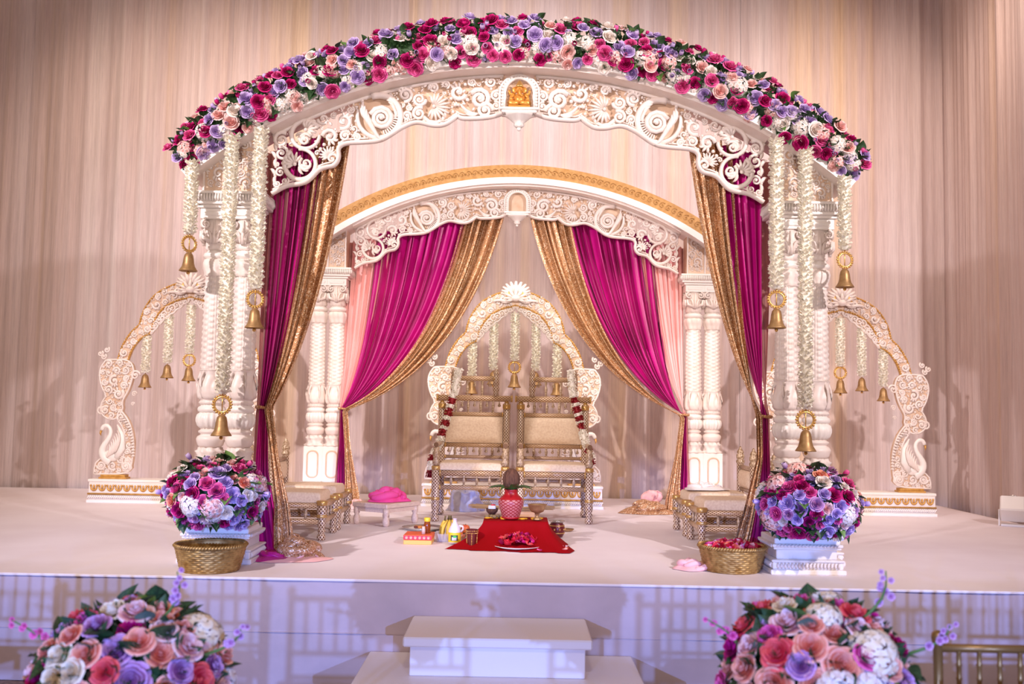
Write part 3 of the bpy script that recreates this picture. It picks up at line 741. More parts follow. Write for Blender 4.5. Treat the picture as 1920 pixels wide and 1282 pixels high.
# ================================================================== DRAPED FABRICS
def bez(a, b, c, t): return a*(1-t)**2 + b*(2*t*(1-t)) + c*t*t
def swag(name, label, m, topA, topB, tie, tail, pleats, amp, seed, kx=.70, kz=.22, group=None, tw=.10, nu=None, tiew=.05, flare=.05, tailamp=.02):
    rng = random.Random(seed); ph = rng.uniform(0, 6.3); topA, topB, tie = Vector(topA), Vector(topB), Vector(tie); tail = [Vector(p) for p in tail]
    jit = [rng.uniform(-.35, .35) for _ in range(pleats+6)]
    nu = nu or pleats*8
    def pl(u, q=0):
        x = u*pleats; i = int(x); j = jit[i]*(1-(x-i))+jit[i+1]*(x-i)
        return sin(2*pi*(x+j)+ph+q)+.35*sin(2*pi*(x+j)*2.3+1.3*ph)
    def fn(u, v):
        top = topA.lerp(topB, u)
        off = Vector(((u-.5)*tiew, (u-.5)*tiew*.5, 0)); te = tie+off
        VT = .68
        if v <= VT:
            t = v/VT; c = Vector((lerp(te.x, top.x, kx), lerp(te.y, top.y, .5), lerp(te.z, top.z, kz)))
            p = bez(top, c, te, t); am = amp*(1-.82*t**1.5)
            tan = (bez(top, c, te, min(1, t+.02))-bez(top, c, te, max(0, t-.02))); nx = Vector((tan.z, 0, -tan.x)); nx = nx.normalized() if nx.length > 0 else Vector()
            return p + Vector((0, -1, 0))*am*pl(u, t*.5) + nx*am*.25*pl(u+.07, 1)
        t = (v-VT)/(1-VT); pts = [te]+tail; x = t*(len(pts)-1); i = min(int(x), len(pts)-2); f = x-i
        p = pts[i].lerp(pts[i+1], f)
        wid = lerp(tiew, tw, min(1, t*1.6)); p = p+Vector(((u-.5)*(wid-tiew*(1-t)), (u-.5)*.04*t, 0))
        p = p+Vector((0, -1, 0))*pl(u)*lerp(.012, tailamp, t)+Vector((1, 0, 0))*.3*pl(u+.1, 1)*lerp(.006, tailamp, t)
        p.z = max(p.z, S+.006+.006*(1+pl(u)))
        return p
    nv = 44 + 8*len(tail)
    t_ = thing(name, label, 'curtain', (tie.x, tie.y, S), 0, group); b = MB(); b.grid(lambda u, v: Vector(fn(u, v))-Vector((tie.x, tie.y, S)), nu, nv)
    b.build('draped_cloth', m, t_); return t_
def tieband(t, r, z, m, dy=0):
    b = MB(); b.tube([(r*cos(a), r*.75*sin(a)+dy, z+.004*sin(2*a)) for a in [2*pi*i/20 for i in range(21)]], .012, 6, up=(0, 0, 1), cap=False); b.build('tie_band', m, t)
def fold_pile(b, rx, ry, h, seed, nf=9, base=Vector((0, 0, 0))):
    rng = random.Random(seed); k1, k2 = rng.uniform(0, 6), rng.uniform(0, 6)
    def fn(u, v):
        a = 2*pi*u; ed = 1+.10*sin(3*a+k1)+.07*sin(5*a+k2)
        return base+Vector((rx*ed*v*cos(a), ry*ed*v*sin(a), .003+h*.62*(1-v**2)*(1+.12*sin(4*a+k2+5*v))))
    b.grid(fn, 48, 14)
    for i in range(nf):                            # soft rolled folds lying over the mound
        a0 = rng.uniform(0, 6.28); r0 = rng.uniform(.15, .8); sp = rng.uniform(1.2, 2.6); rr = h*rng.uniform(.20, .32); pts = []; rad = []
        for j in range(12):
            q = j/11; a = a0+sp*(q-.5); r_ = r0+.10*sin(3*q+k1); zb = h*.62*(1-min(1, r_)**2); pts.append(base+Vector((rx*r_*cos(a), ry*r_*sin(a), zb+rr*.45+.006*sin(7*q+k2)))); rad.append(rr*(.35+.65*sin(pi*(.1+.8*q))))
        b.tube(pts, rad, 9, up=(0, 0, 1))
    return b
def puddle(t, m, c, rx, ry, h, seed, name='puddled_hem'):
    b = fold_pile(MB(), rx, ry, h, seed, 9, Vector((c[0], c[1], S))-t.location); b.build(name, m, t); return
for sx, sd_ in ((-1, 'left'), (1, 'right')):
    X = lambda x: sx*x
    gr = 'swagged canopy curtains'
    # --- front
    zt = 3.50
    T = (X(1.745), 6.96, 1.585)
    t1 = swag('blush_curtain', 'narrow blush chiffon curtain against the %s front pillars' % sd_, pinkf, (X(1.80), 7.02, zt-.1), (X(1.60), 7.02, zt-.05), (X(1.775), 7.0, 1.585), [(X(1.775), 7.0, 1.1), (X(1.76), 6.98, S+.02), (X(1.70), 6.85, S+.015)], 4, .03, 3, .6, .3, gr, .14)
    t2 = swag('magenta_curtain', 'dark magenta satin curtain tied back at the %s front pillars' % sd_, satin, (X(1.72), 6.98, zt-.06), (X(1.38), 6.98, zt), T, [(X(1.735), 6.92, 1.15), (X(1.69), 6.86, .8), (X(1.64), 6.74, S+.03), (X(1.46), 6.50, S+.02)], 6, .06, 5, .62, .3, gr, .24, tailamp=.03)
    tieband(t2, .05, 1.585-S, sequin)
    gt = [(X(1.63), 6.86, 1.25), (X(1.555), 6.80, .92), (X(1.51), 6.70, S+.05), (X(1.42), 6.56, S+.03)] if sx < 0 else [(X(1.69), 6.86, 1.30), (X(1.60), 6.78, .95), (X(1.50), 6.70, S+.03), (X(1.44), 6.62, S+.02)]
    t3 = swag('sequin_curtain', 'rose gold sequin curtain hanging inside the %s front pillars' % sd_, sequin, (X(1.48), 6.94, zt), (X(1.19), 6.94, zt+.05), (X(1.70), 6.92, 1.585), gt, 4, .06, 9, .66, .30, gr, .125, tailamp=.03)
    if sx < 0:
        puddle(t3, sequin, (-1.40, 6.62, 0), .15, .17, .15, 4); puddle(t2, satin, (-1.55, 6.50, 0), .20, .14, .05, 6); puddle(t1, pinkf, (-1.42, 6.52, 0), .24, .17, .03, 8)
    else:
        puddle(t3, sequin, (1.36, 6.62, 0), .14, .14, .07, 14); puddle(t1, pinkf, (1.16, 6.42, 0), .14, .10, .07, 18)
    # --- rear
    T = (X(1.745), 10.24, 1.585)
    s1 = swag('blush_curtain', 'wide blush chiffon curtain beside the %s rear pillars' % sd_, pinkf, (X(1.78), 10.50, 3.35), (X(1.28), 10.46, 3.46), (X(1.765), 10.28, 1.585), [(X(1.77), 10.28, 1.2), (X(1.77), 10.25, S+.02), (X(1.70), 10.15, S+.015)], 9, .035, 13, .62, .24, gr, .12)
    s2 = swag('magenta_curtain', 'bright magenta satin curtain swept to the %s rear pillars' % sd_, satin, (X(1.47), 10.44, 3.42), (X(.46), 10.44, 3.78), T, [(X(1.74), 10.22, 1.2), (X(1.72), 10.22, .95), (X(1.71), 10.2, S+.2)], 12, .065, 15, .74, .22, gr, .14)
    tieband(s2, .05, 1.585-S, sequin)
    s3 = swag('sequin_curtain', 'rose gold sequin curtain swept from mid arch to the %s rear pillars' % sd_, sequin, (X(.54), 10.40, 3.76), (X(.10), 10.40, 3.80), (X(1.725), 10.20, 1.575), [(X(1.68), 10.16, 1.2), (X(1.63), 10.12, .85), (X(1.60), 10.05, S+.03), (X(1.50), 9.95, S+.02)], 6, .06, 19, .76, .20, gr, .16, tailamp=.03)
    if sx < 0: puddle(s3, sequin, (-1.45, 9.95, 0), .16, .12, .05, 24); puddle(s1, pinkf, (-1.52, 9.85, 0), .10, .08, .10, 28)
    else: puddle(s3, sequin, (1.33, 9.95, 0), .26, .20, .13, 34); puddle(s1, pinkf, (1.42, 10.18, 0), .12, .10, .22, 38)

# ================================================================== SWAN ARCHES
def LP(px, py):
    p = P(px, py, 10.0); return (p.x+3.30, p.z-S)
def swan_arch():
    t = thing('swan_arch', '', 'arch'); rng = random.Random(17)
    b = MB(); b.box(-.93, .93, -.02, .28, 0, .03, .004); b.box(-.915, .915, -.005, .265, .03, .205, .004); b.box(-.925, .925, -.012, .272, .205, .232, .005); b.build('plinth', whitep, t)
    um = MB(); um.tube([(.03*cos(a), 0, .038*sin(a)) for a in [pi+pi*i/10 for i in range(11)]], [.006+.006*sin(pi*i/10) for i in range(11)], 6); um.ball((-.03, 0, .008), .011); um.ball((.03, 0, .008), .011); um.ball((0, 0, -.004), .012, 6, 4, (1, 1, 1.8))
    ume = um.mesh('gold_motif', goldp)
    for i in range(22): link('gold_motif', ume, t, (lerp(-.86, .86, i/21), -.012, .162))
    rp = MB()
    for i in range(92): x = lerp(-.91, .91, i/91); rp.tube([(x-.012, -.016, .045), (x+.012, -.016, .072)], .008, 5)
    rp.build('rope_moulding', whitep, t)
    MB().tube([(-.92, -.014, .088), (.92, -.014, .088)], .009, 6).build('gold_line', goldp, t)
    # arch band (left half measured, mirrored)
    outer = [LP(*p) for p in ((216, 676), (220, 662), (227, 643), (240, 624), (249, 615), (258, 607.5))]; outer2 = [LP(*p) for p in ((258, 607.5), (260.5, 595), (270, 572), (288, 550), (308, 538), (329, 530), (357, 526))]
    inner = [LP(*p) for p in ((235, 677), (238, 668), (245, 652), (257, 636), (267, 629), (278, 624))]; inner2 = [LP(*p) for p in ((278, 624), (281, 614), (290, 591), (304, 575), (329, 561), (357, 556))]
    o1, o2, i1, i2 = smooth_poly(outer, 16, 1), smooth_poly(outer2, 26, 1), smooth_poly(inner, 16, 1), smooth_poly(inner2, 26, 1)
    cx = o2[-1][0]
    O = o1+o2[1:]; I = i1+i2[1:]; O = [(x-cx*(i/(len(O)-1)), z) for i, (x, z) in enumerate(O)]; I = [(x-cx*(i/(len(I)-1)), z) for i, (x, z) in enumerate(I)]
    mir = lambda L: [(-x, z) for x, z in L]
    pl = MB(); pl.strip(O, I, .08, .13); pl.strip(mir(O), mir(I), .08, .13)
    fr = MB(); fringe = [(x+.035*sin(pi*min(1, k/25)), z-.085*sin(pi*min(1, k/25))**.8-.016*abs(sin(k*.9))) for k, (x, z) in enumerate(I[15:])]; fr.strip(I[15:], fringe, .08, .125); fr.strip(mir(I[15:]), mir(fringe), .08, .125)
    pl.add(fr); pl.build('arch_band', peach, t)
    rel = MB(); poly = O+I[::-1]; half = MB()
    scroll_fill(half, poly, .076, .055, .014, rng, tries=1600, wf=.32)
    fpts = [( (a[0]+b_[0])/2, (a[1]+b_[1])/2) for a, b_ in zip(I[15:], fringe)]
    for k in range(2, len(fpts)-1, 2): spiral(half, fpts[k][0], fpts[k][1]-.005, .034*sin(pi*k/26)+.008, 1.4, k, 1 if k % 4 else -1, .010, .074)
    half.tube([(x, .08, z) for x, z in fringe], .012, 5)
    rel.add(half); rel.add(half, Matrix.Scale(-1, 4, (1, 0, 0)), True); rel.build('scroll_relief', cream, t)
    gb = MB()
    for L in (O, I):
        for Q in (L, mir(L)): gb.tube([(x, .082, z) for x, z in Q], .010, 5); beads(gb, Q, .0105, .026, .072)
    gb.build('gold_beading', goldp, t)
    # crown at the apex
    cr = MB(); z0 = O[-1][1]; fan(cr, 0, z0-.06, .13, .15, pi-.15, 11, .016, .06); fan(cr, 0, z0-.10, .10, -.3, pi+.3, 9, .014, .045)
    for sx in (-1, 1): spiral(cr, sx*.075, z0-.10, .042, 1.5, pi/2, sx, .013, .05); leaf(cr, sx*.04, z0-.13, pi/2-sx*1.2, .14, .016, -sx*.6, .05)
    cr.ball((0, .04, z0-.09), .03, 10, 6); crs = Matrix.Translation((0, 0, z0-.09)) @ Matrix.Diagonal((1.55, 1, 1.12, 1)) @ Matrix.Translation((0, 0, -z0+.09)); MB().add(cr, crs).build('crown_crest', cream, t)
    cg = MB()
    for sx in (-1, 1): MB().ball((sx*.075, .052, z0-.05), .040, 8, 6, (1.1, .5, 1.2)).build('gilded_shell', goldp, t)
    # posts
    up = [LP(*p) for p in ((196, 674), (238, 673), (248, 690), (244, 712), (236, 735), (224, 752), (228, 766), (216, 786), (197, 786), (183, 772), (187, 752), (197, 742), (186, 725), (182, 700), (186, 685))]
    tailp = [LP(*p) for p in ((222, 768), (238, 788), (247, 820), (246, 850), (241, 884), (222, 884), (229, 850), (232, 822), (226, 798), (212, 782))]
    bot = [LP(*p) for p in ((172, 889), (241, 889), (245, 866), (218, 852), (192, 856), (174, 866))]
    def cl(L): return smooth_poly(L+[L[0]], len(L)*3, 2)[:-1]
    for sx in (-1, 1):
        Mx = Matrix.Identity(4) if sx < 0 else Matrix.Scale(-1, 4, (1, 0, 0)); fl = sx > 0
        post = MB(); rng = random.Random(23)
        for L in (up, tailp, bot): post.plate(cl(L), .075, .14)
        po = MB().add(post, Mx, fl).build('post_panel', peach, t)
        rel = MB()
        for L, rm in ((up, .06), (tailp, .04), (bot, .05)):
            c_ = cl(L); rel.tube([(x, .07, z) for x, z in c_+[c_[0]]], .010, 5); scroll_fill(rel, c_, .07, rm, .014, rng, tries=1000, wf=.32)
        for (px, py, r_) in ((250, 703, .05), (248, 738, .028), (245, 757, .02), (186, 770, .05)):
            x, z = LP(px, py); spiral(rel, x, z, r_, 1.5, 0, 1, r_*.26, .075)
        c_ = [LP(*p) for p in ((216, 776), (236, 800), (243, 830), (243, 862))]; c_ = smooth_poly(c_, 18)
        for k in range(2, 17): leaf(rel, c_[k][0], c_[k][1], pi*.2, .05, .012, -.9, .06)
        for (px, py) in ((190, 668), (196, 655), (184, 662)):
            x, z = LP(px, py); spiral(rel, x, z, .03, 1.4, 1, -1, .010, .08)
        MB().add(rel, Mx, fl).build('scroll_relief', cream, po)
        ft = MB(); x0, z0_ = LP(178, 897); x1, z1_ = LP(238, 890); ft.box(x0+.02, x1-.02, .05, .17, .232, .25, .004); ft.box(x0+.035, x1-.035, .06, .16, .25, .275, .004); MB().add(ft, Mx, fl).build('gold_foot', goldp, t)
        # swan
        sb = MB(); A = [LP(*p) for p in ((187, 806), (190, 799), (197, 797), (204, 802), (206, 812), (201, 824), (193, 834), (188, 846), (192, 858), (204, 866))]
        A = smooth_poly(A, 26); rr = [lerp(.016, .05, (i/25)**1.6) if i > 4 else .021 for i in range(26)]
        sb.tube([(x, .07-.02*sin(pi*i/25), z) for i, (x, z) in enumerate(A)], rr, 10, flat=.8)
        x, z = LP(206, 854); sb.ball((x, .075, z), .085, 16, 10, (1.05, .6, .75))
        so = MB().add(sb, Mx, fl).build('swan', whitep, t); so['label'] = 'white swan figure with a curved neck'
        wg = MB()
        for k in range(6):
            x, z = LP(200+k*3.2, 858-k*2); leaf(wg, x, z, pi*.35+k*.02, .16+.02*k, .013, .55, .02, 9)
        MB().add(wg, Mx, fl).build('wing_feathers', cream, so)
        wl = MB(); x, z = LP(226, 836); wl.tube([(LP(214, 858)[0], .05, LP(214, 858)[1]), (LP(226, 840)[0], .045, LP(226, 840)[1]), (LP(226, 815)[0], .05, LP(226, 815)[1]), (LP(217, 796)[0], .06, LP(217, 796)[1])], [.035, .04, .028, .006], 8, flat=.6); MB().add(wl, Mx, fl).build('raised_wing', whitep, so)
        bk = MB(); x, z = LP(186, 807); bk.tube([(x, .07, z), (x-.006, .068, z-.03), (x+.002, .066, z-.052)], [.013, .009, .002], 7); MB().add(bk, Mx, fl).build('beak', goldp, so)
    return t
swa = swan_arch(); swa.location = (0.0, 10.22, S); swa['label'] = 'carved gilt swan arch standing directly behind the two thrones'
sl = copy_tree(swa); sl.location = (-3.30, 9.98, S); sl['label'] = 'carved gilt swan arch at the far left, outside the left pillars'
sr = copy_tree(swa); sr.location = (3.345, 10.12, S); sr['label'] = 'carved gilt swan arch at the far right, outside the right pillars'
for o in (swa, sl, sr): o['group'] = 'carved swan arches'

# ================================================================== JASMINE STRANDS WITH BELLS
def strand_mesh(L, r, seed):
    rng = random.Random(seed); b = MB(); b.tube([(0, 0, 0), (0, 0, -L)], r*.62, 8, up=(0, 1, 0)); n = int(L/.0026)
    for i in range(n):
        z = -L*i/n; a = i*2.4+rng.uniform(-.3, .3); q = r*rng.uniform(.8, 1.1); d = Vector((cos(a), sin(a), rng.uniform(-.1, .5)))
        e = Vector((d.x*q, d.y*q, z+d.z*q*.6)); u = Vector((-d.y, d.x, 0))*r*.30; k = len(b.v)
        b.v += [(d.x*r*.3, d.y*r*.3, z), tuple(e+u), tuple(e+d*r*.2+Vector((0, 0, r*.15))), tuple(e-u), tuple(e+Vector((0, 0, r*.35)))]
        b.face([k, k+1, k+2, k+3], None, False); b.face([k, k+1, k+4], None, False); b.face([k, k+4, k+3], None, False)
    return b.mesh('jasmine_string', jas)
BELLP = [(.010, 0), (.022, -.006), (.034, -.022), (.040, -.05), (.044, -.085), (.052, -.115), (.070, -.142), (.074, -.150), (.069, -.152), (.05, -.118), (.038, -.06), (.02, -.02)]
BELL = MB().lathe(BELLP, 28, cap=False).mesh('bell', brass)
CLAP = MB().tube([(0, 0, -.03), (0, 0, -.155)], .004, 5).ball((0, 0, -.165), .014, 8, 6).mesh('clapper', goldm)
RING = MB()
RING.tube([(.055*cos(a), 0, .055*sin(a)) for a in [2*pi*i/28 for i in range(29)]], .007, 6, cap=False)
for i in range(20): a = 2*pi*i/20; RING.ball((.066*cos(a), 0, .066*sin(a)), .010, 6, 4)
RING = RING.mesh('beaded_ring', goldm)
SM = {}
def strand(label, top, L, r, bs, ring=True, group=None, rotz=0, gap=.02):
    key = (round(L, 2), r)
    if key not in SM: SM[key] = strand_mesh(L, r, len(SM))
    t = thing('jasmine_strand', label, 'garland', top, rotz, group)
    link('jasmine_string', SM[key], t); z = -L-gap
    cord = MB().tube([(0, 0, -L+.02), (0, 0, z-(.13*bs if ring else 0)-.02*bs)], .004, 5); 
    if ring: link('beaded_ring', RING, t, (0, -.002, z-.055*bs), (0, 0, rotz*2), bs); z -= .125*bs
    cord.build('hanging_cord', goldm, t)
    b = link('bell', BELL, t, (0, 0, z), None, bs); link('clapper', CLAP, b)
    return t
G1 = 'front jasmine strands'
for sx, sd_ in ((-1, 'left'), (1, 'right')):
    y = 6.50
    dz = 0 if sx < 0 else -.03
    strand('short jasmine strand with a brass bell at the outer %s end of the front arch' % sd_, (sx*2.165, 6.52, 3.21+dz), .49, .044, .82, True, G1, .3 if sx < 0 else 1.1)
    strand('longest jasmine strand with a brass bell, hanging in front of the %s front pillars' % sd_, (sx*1.90, y, 3.38+dz), .0+1.71, .048, .92, True, G1)
    strand('medium jasmine strand with a brass bell beside the %s magenta curtain' % sd_, (sx*1.71, y, 3.43+dz*.3), 1.07 if sx < 0 else 1.0, .048, .86, True, G1, .2 if sx < 0 else 1.0)
for arch, nm, off in ((swa, 'the swan arch behind the thrones', 0), (sl, 'the far left swan arch', 0), (sr, 'the far right swan arch', 0)):
    c = arch.location
    for (lx, zt, L, ring, ps) in ((-.44, 1.70, .40, 0, 'leftmost'), (-.22, 1.90, .50, 0, 'second from left'), (0, 2.0, .50, 1, 'middle'), (.22, 1.90, .50, 0, 'second from right'), (.44, 1.70, .40, 0, 'rightmost')):
        strand('%s jasmine strand with a small bell under %s' % (ps, nm), (c.x+lx, c.y+.105, S+zt), L, .046, .95 if ring else .9, bool(ring), 'thin jasmine strands under the swan arches', 0, .012)

# ================================================================== CHAIRS
def tube_x(x0, x1, y, z, r, seg=12): return MB().tube([(x0, y, z), (x1, y, z)], r, seg, up=(0, 0, 1))
def tube_y(y0, y1, x, z, r, seg=12): return MB().tube([(x, y0, z), (x, y1, z)], r, seg, up=(0, 0, 1))
FOOT = [(.020, 0), (.034, .012), (.037, .035), (.028, .055), (.022, .065), (.034, .075), (.034, .085), (.024, .095), (.032, .115), (.036, .14), (.034, .165), (.026, .175), (.038, .182)]
def leg_obj(parent, x, y, h, r=.036, s=1.0):
    o = MB().lathe([(a*s, b*s) for a, b in FOOT]+[(r, .19*s), (r, h)], 16, (0, 0, 0)).build('leg', sank, parent, (x, y, 0))
    MB().lathe([(r*1.08, h-.03), (r*1.1, h-.02), (r*1.1, h), (r*.9, h+.006)], 16).build('gold_ring', sankb, o)
    MB().lathe([(r*1.05, .19*s), (r*1.08, .195*s), (r*1.08, .21*s), (r*1.02, .215*s)], 16).build('gold_ring', sankb, o)
    return o
def spindle_mesh(h, r=.014):
    return MB().lathe([(r*.6, 0), (r, .03*h), (r*.6, .15*h), (r*.9, .35*h), (r*1.1, .5*h), (r*.9, .62*h), (r*.5, .75*h), (r*1.0, .88*h), (r*.6, h)], 8).mesh('spindle', sankd)
def drop_mesh(h): return MB().lathe([(.003, 0), (.013, .12*h), (.015, .3*h), (.007, .5*h), (.011, .62*h), (.004, .75*h), (.004, h)], 8).mesh('pendant', sankd)
def cushion(name, x0, x1, y0, y1, z0, z1, m, parent, puff=.02):
    def fn(u, v):
        a, b_ = u*2-1, v*2-1; sx = math.copysign(1-(1-min(1, abs(a)*1.0))**1.6, a); sy = math.copysign(1-(1-min(1, abs(b_)))**1.6, b_)
        ed = max(abs(a), abs(b_)); z = z1+puff*(1-a**2)*(1-b_**2)-(z1-z0)*max(0, (ed-.82)/.18)**2.4
        return (lerp(x0, x1, (sx+1)/2), lerp(y0, y1, (sy+1)/2), z)
    b = MB().grid(fn, 22, 22, False); b.box(x0+.004, x1-.004, y0+.004, y1-.004, z0-.002, z0+.004); return b.build(name, m, parent)
def throne(label, loc, rz):
    t = thing('wedding_throne', label, 'chair', loc, rz, 'tall lacquered wedding thrones'); W = .305; YFr, YBk = -.30, .30
    for sx in (-1, 1):
        leg_obj(t, sx*W, YFr, .485)
        o = MB().lathe([(a, b) for a, b in FOOT]+[(.034, .19), (.034, 1.05)], 16).build('back_post', sank, t, (sx*W, YBk, 0)); MB().lathe([(.036, 1.0), (.038, 1.01), (.038, 1.04), (.02, 1.06), (.018, 1.075)], 16).build('gold_ring', sankb, o)
        ap = MB().lathe([(.018, .492), (.032, .50), (.034, .53), (.024, .55), (.03, .575), (.034, .60), (.022, .62), (.03, .64), (.026, .655)], 14).build('arm_post', sankd, t, (sx*W, YFr, 0))
        MB().add(tube_y(YFr-.04, YBk, sx*W, .675, .022)).build('arm_rail', sank, t)
        for z in (.425, .30): MB().add(tube_y(YFr, YBk, sx*W, z, .02)).build('side_rail', sank, t)
    def rail(x0, x1, y, z, r, nm, m=sankg):
        o = MB().add(tube_x(x0, x1, y, z, r)).build(nm, m, t)
        for e in (x0, x1): MB().add(tube_x(e-.014 if e == x1 else e, e if e == x1 else e+.014, y, z, r*1.12)).build('gold_ring', sankb, o)
        return o
    rail(-W+.03, W-.03, YFr, .427, .028, 'seat_rail'); rail(-W+.03, W-.03, YFr, .302, .021, 'lower_rail'); rail(-W+.03, W-.03, YBk, .33, .018, 'lower_rail')
    rail(-.36, .36, YBk, 1.097, .029, 'top_rail'); rail(-W+.03, W-.03, YBk, .946, .021, 'back_rail'); rail(-W+.03, W-.03, YBk, .656, .021, 'back_rail'); rail(-W+.03, W-.03, YBk, .545, .016, 'back_rail')
    rail(-.19, .19, YBk, 1.284, .024, 'crest_rail')
    for sx in (-1, 1):
        MB().lathe([(.022, 1.118), (.03, 1.125), (.024, 1.15), (.032, 1.18), (.032, 1.205), (.022, 1.215), (.03, 1.222), (.03, 1.31), (.022, 1.318), (.03, 1.33), (.026, 1.345), (.018, 1.355), (.022, 1.366), (.008, 1.378)], 14, (0, 0, 0)).build('finial_post', sank, t, (sx*.20, YBk, 0))
    sp1, sp2, sp3, sp4, d1 = spindle_mesh(.10), spindle_mesh(.125), spindle_mesh(.146), spindle_mesh(.09), drop_mesh(.06)
    for i in range(9):
        x = lerp(-.235, .235, i/8)
        if i % 2: link('spindle', sp2, t, (x, YBk, .962))
        else: link('pendant', d1, t, (x, YBk, 1.016))
        if i % 2 == 0: link('pendant', drop_mesh_s, t, (x, YBk, .585))
        else: link('spindle', sp4, t, (x, YBk, .557))
    for i in range(5):
        x = lerp(-.14, .14, i/4)
        if i % 2: link('spindle', sp3, t, (x, YBk, 1.118))
        else: link('pendant', d1, t, (x, YBk, 1.207))
    for i in range(4): link('spindle', spindle_f, t, (lerp(-.17, .17, i/3), YFr, .318)); 
    pd = MB(); pd.grid(lambda u, v: ((u*2-1)*.27, YBk-.012-.035*(1-abs(u*2-1)**6)*(1-abs(v*2-1)**6), lerp(.678, .926, v)), 16, 12, False); pd.box(-.27, .27, YBk-.008, YBk+.02, .678, .926); pd.build('back_pad', uphol, t)
    MB().box(-W+.02, W-.02, YFr+.01, YBk-.01, .44, .455).build('seat_board', sankd, t)
    cushion('seat_cushion', -W+.025, W-.025, YFr-.015, YBk-.03, .456, .515, uphol, t, .012)
    return t
drop_mesh_s = drop_mesh(.055); spindle_f = spindle_mesh(.09)
throne('left-hand of the two tall lacquered thrones with cream pads', (-.372, 9.15, S), 0)
throne('right-hand of the two tall lacquered thrones with cream pads', (.372, 9.15, S), 0)
def low_chair(label, loc, rz):
    t = thing('low_lacquer_chair', label, 'chair', loc, rz, 'low lacquered side chairs'); W = .235; YFr, YBk = -.27, .27
    for sx in (-1, 1):
        leg_obj(t, sx*W, YFr, .29, .037, .9)
        o = MB().lathe([(a*.9, b*.9) for a, b in FOOT]+[(.03, .18), (.03, .57)], 14).build('back_post', sank, t, (sx*W, YBk, 0))
        MB().lathe([(.03, .57), (.036, .58), (.036, .595), (.026, .605), (.034, .62), (.034, .645), (.024, .655), (.03, .668), (.022, .685), (.01, .70), (.012, .708), (.004, .718)], 14).build('finial', sankd, o)
        for z in (.255, .14): MB().add(tube_y(YFr, YBk, sx*W, z, .022)).build('side_rail', sankg, t)
        for i in range(3): link('spindle', spindle_lo, t, (sx*W, lerp(-.15, .15, i/2), .16))
    for y in (YFr, YBk):
        for z in (.255, .14): MB().add(tube_x(-W+.03, W-.03, y, z, .022)).build('front_rail' if y < 0 else 'back_rail', sankg, t)
        for i in range(3): link('spindle', spindle_lo, t, (lerp(-.12, .12, i/2), y, .16))
    MB().add(tube_x(-W+.03, W-.03, YBk, .545, .02)).build('top_rail', sank, t)
    MB().add(tube_x(-W+.03, W-.03, YBk, .36, .016)).build('back_rail', sank, t)
    pd = MB(); pd.grid(lambda u, v: ((u*2-1)*.20, YBk-.012-.03*(1-abs(u*2-1)**6)*(1-abs(v*2-1)**6), lerp(.378, .525, v)), 14, 10, False); pd.box(-.2, .2, YBk-.012, YBk+.018, .378, .525); pd.build('back_pad', uphol, t)
    MB().box(-W+.02, W-.02, YFr+.01, YBk-.01, .262, .276).build('seat_board', sankd, t)
    cushion('seat_cushion', -W+.03, W-.03, YFr+.02, YBk-.035, .277, .345, uphol, t, .012)
    return t
spindle_lo = spindle_mesh(.075, .013)
for sx, sd_ in ((-1, 'left'), (1, 'right')):
    rz = pi/2 if sx < 0 else -pi/2
    low_chair('nearer low lacquered chair with a cream seat, %s side' % sd_, (sx*1.675, 7.67, S), rz)
    low_chair('farther low lacquered chair with a cream seat, %s side' % sd_ + (', holding a folded white cloth' if sx > 0 else ''), (sx*1.675, 8.33, S), rz)

# ================================================================== WEDDING GARLANDS ON THE THRONES
def flower_tube(parent, name, pts, r, m, seed):
    rng = random.Random(seed); b = MB(); pts = [Vector(p) for p in pts]; b.tube(pts, r*.6, 7)
    L = sum((q-p).length for p, q in zip(pts[:-1], pts[1:])); n = max(30, int(L/.0022)); d = [0]
    for p, q in zip(pts[:-1], pts[1:]): d.append(d[-1]+(q-p).length)
    for i in range(n):
        s_ = L*i/n; j = max(k for k in range(len(d)) if d[k] <= s_+1e-9); j = min(j, len(pts)-2); c = pts[j].lerp(pts[j+1], (s_-d[j])/max(1e-9, d[j+1]-d[j]))
        t = (pts[j+1]-pts[j]).normalized(); a = t.cross(Vector((0, 1, 0))).normalized(); e = a.cross(t); an = rng.uniform(0, 6.28); dr = a*cos(an)+e*sin(an); q = c+dr*r*rng.uniform(.75, 1.08); u = dr.cross(t)*r*.22
        k = len(b.v); b.v += [tuple(c+dr*r*.5), tuple(q+u), tuple(q+dr*r*.12+t*r*.2), tuple(q-u), tuple(q-t*r*.2)]; b.face([k, k+1, k+2, k+3], None, False); b.face([k, k+1, k+4, k+3], None, False)
    return b.build(name, m, parent)
def varmala(label, pts, ys, seed):
    W_ = [P(x, y, yy) for (x, y), yy in zip(pts, ys)]; base = Vector((W_[0].x, W_[0].y, S)); W_ = [p-base for p in W_]
    t = thing('wedding_garland', label, 'garland', base, 0, 'red and white wedding garlands')
    dense = []; 
    for a, b in zip(W_[:-1], W_[1:]): dense += [a.lerp(b, i/8) for i in range(8)]
    dense.append(W_[-1]); n = len(dense)-1
    seq = [(.0, .27, 'w'), (.27, .325, 'r'), (.325, .355, 'w'), (.355, .41, 'r'), (.41, .44, 'w'), (.44, .495, 'r'), (.495, .525, 'w'), (.525, .58, 'r'), (.58, .80, 'w'), (.80, .87, 'r'), (.87, .95, 'w'), (.95, 1.0, 'r')]
    for k, (a, b, c) in enumerate(seq):
        seg = dense[int(a*n):max(int(a*n)+2, int(b*n)+1)]
        flower_tube(t, 'white_flower_section' if c == 'w' else 'red_rose_section', seg, .040 if c == 'w' else .040, whitefl if c == 'w' else redfl, seed+k)
    return t
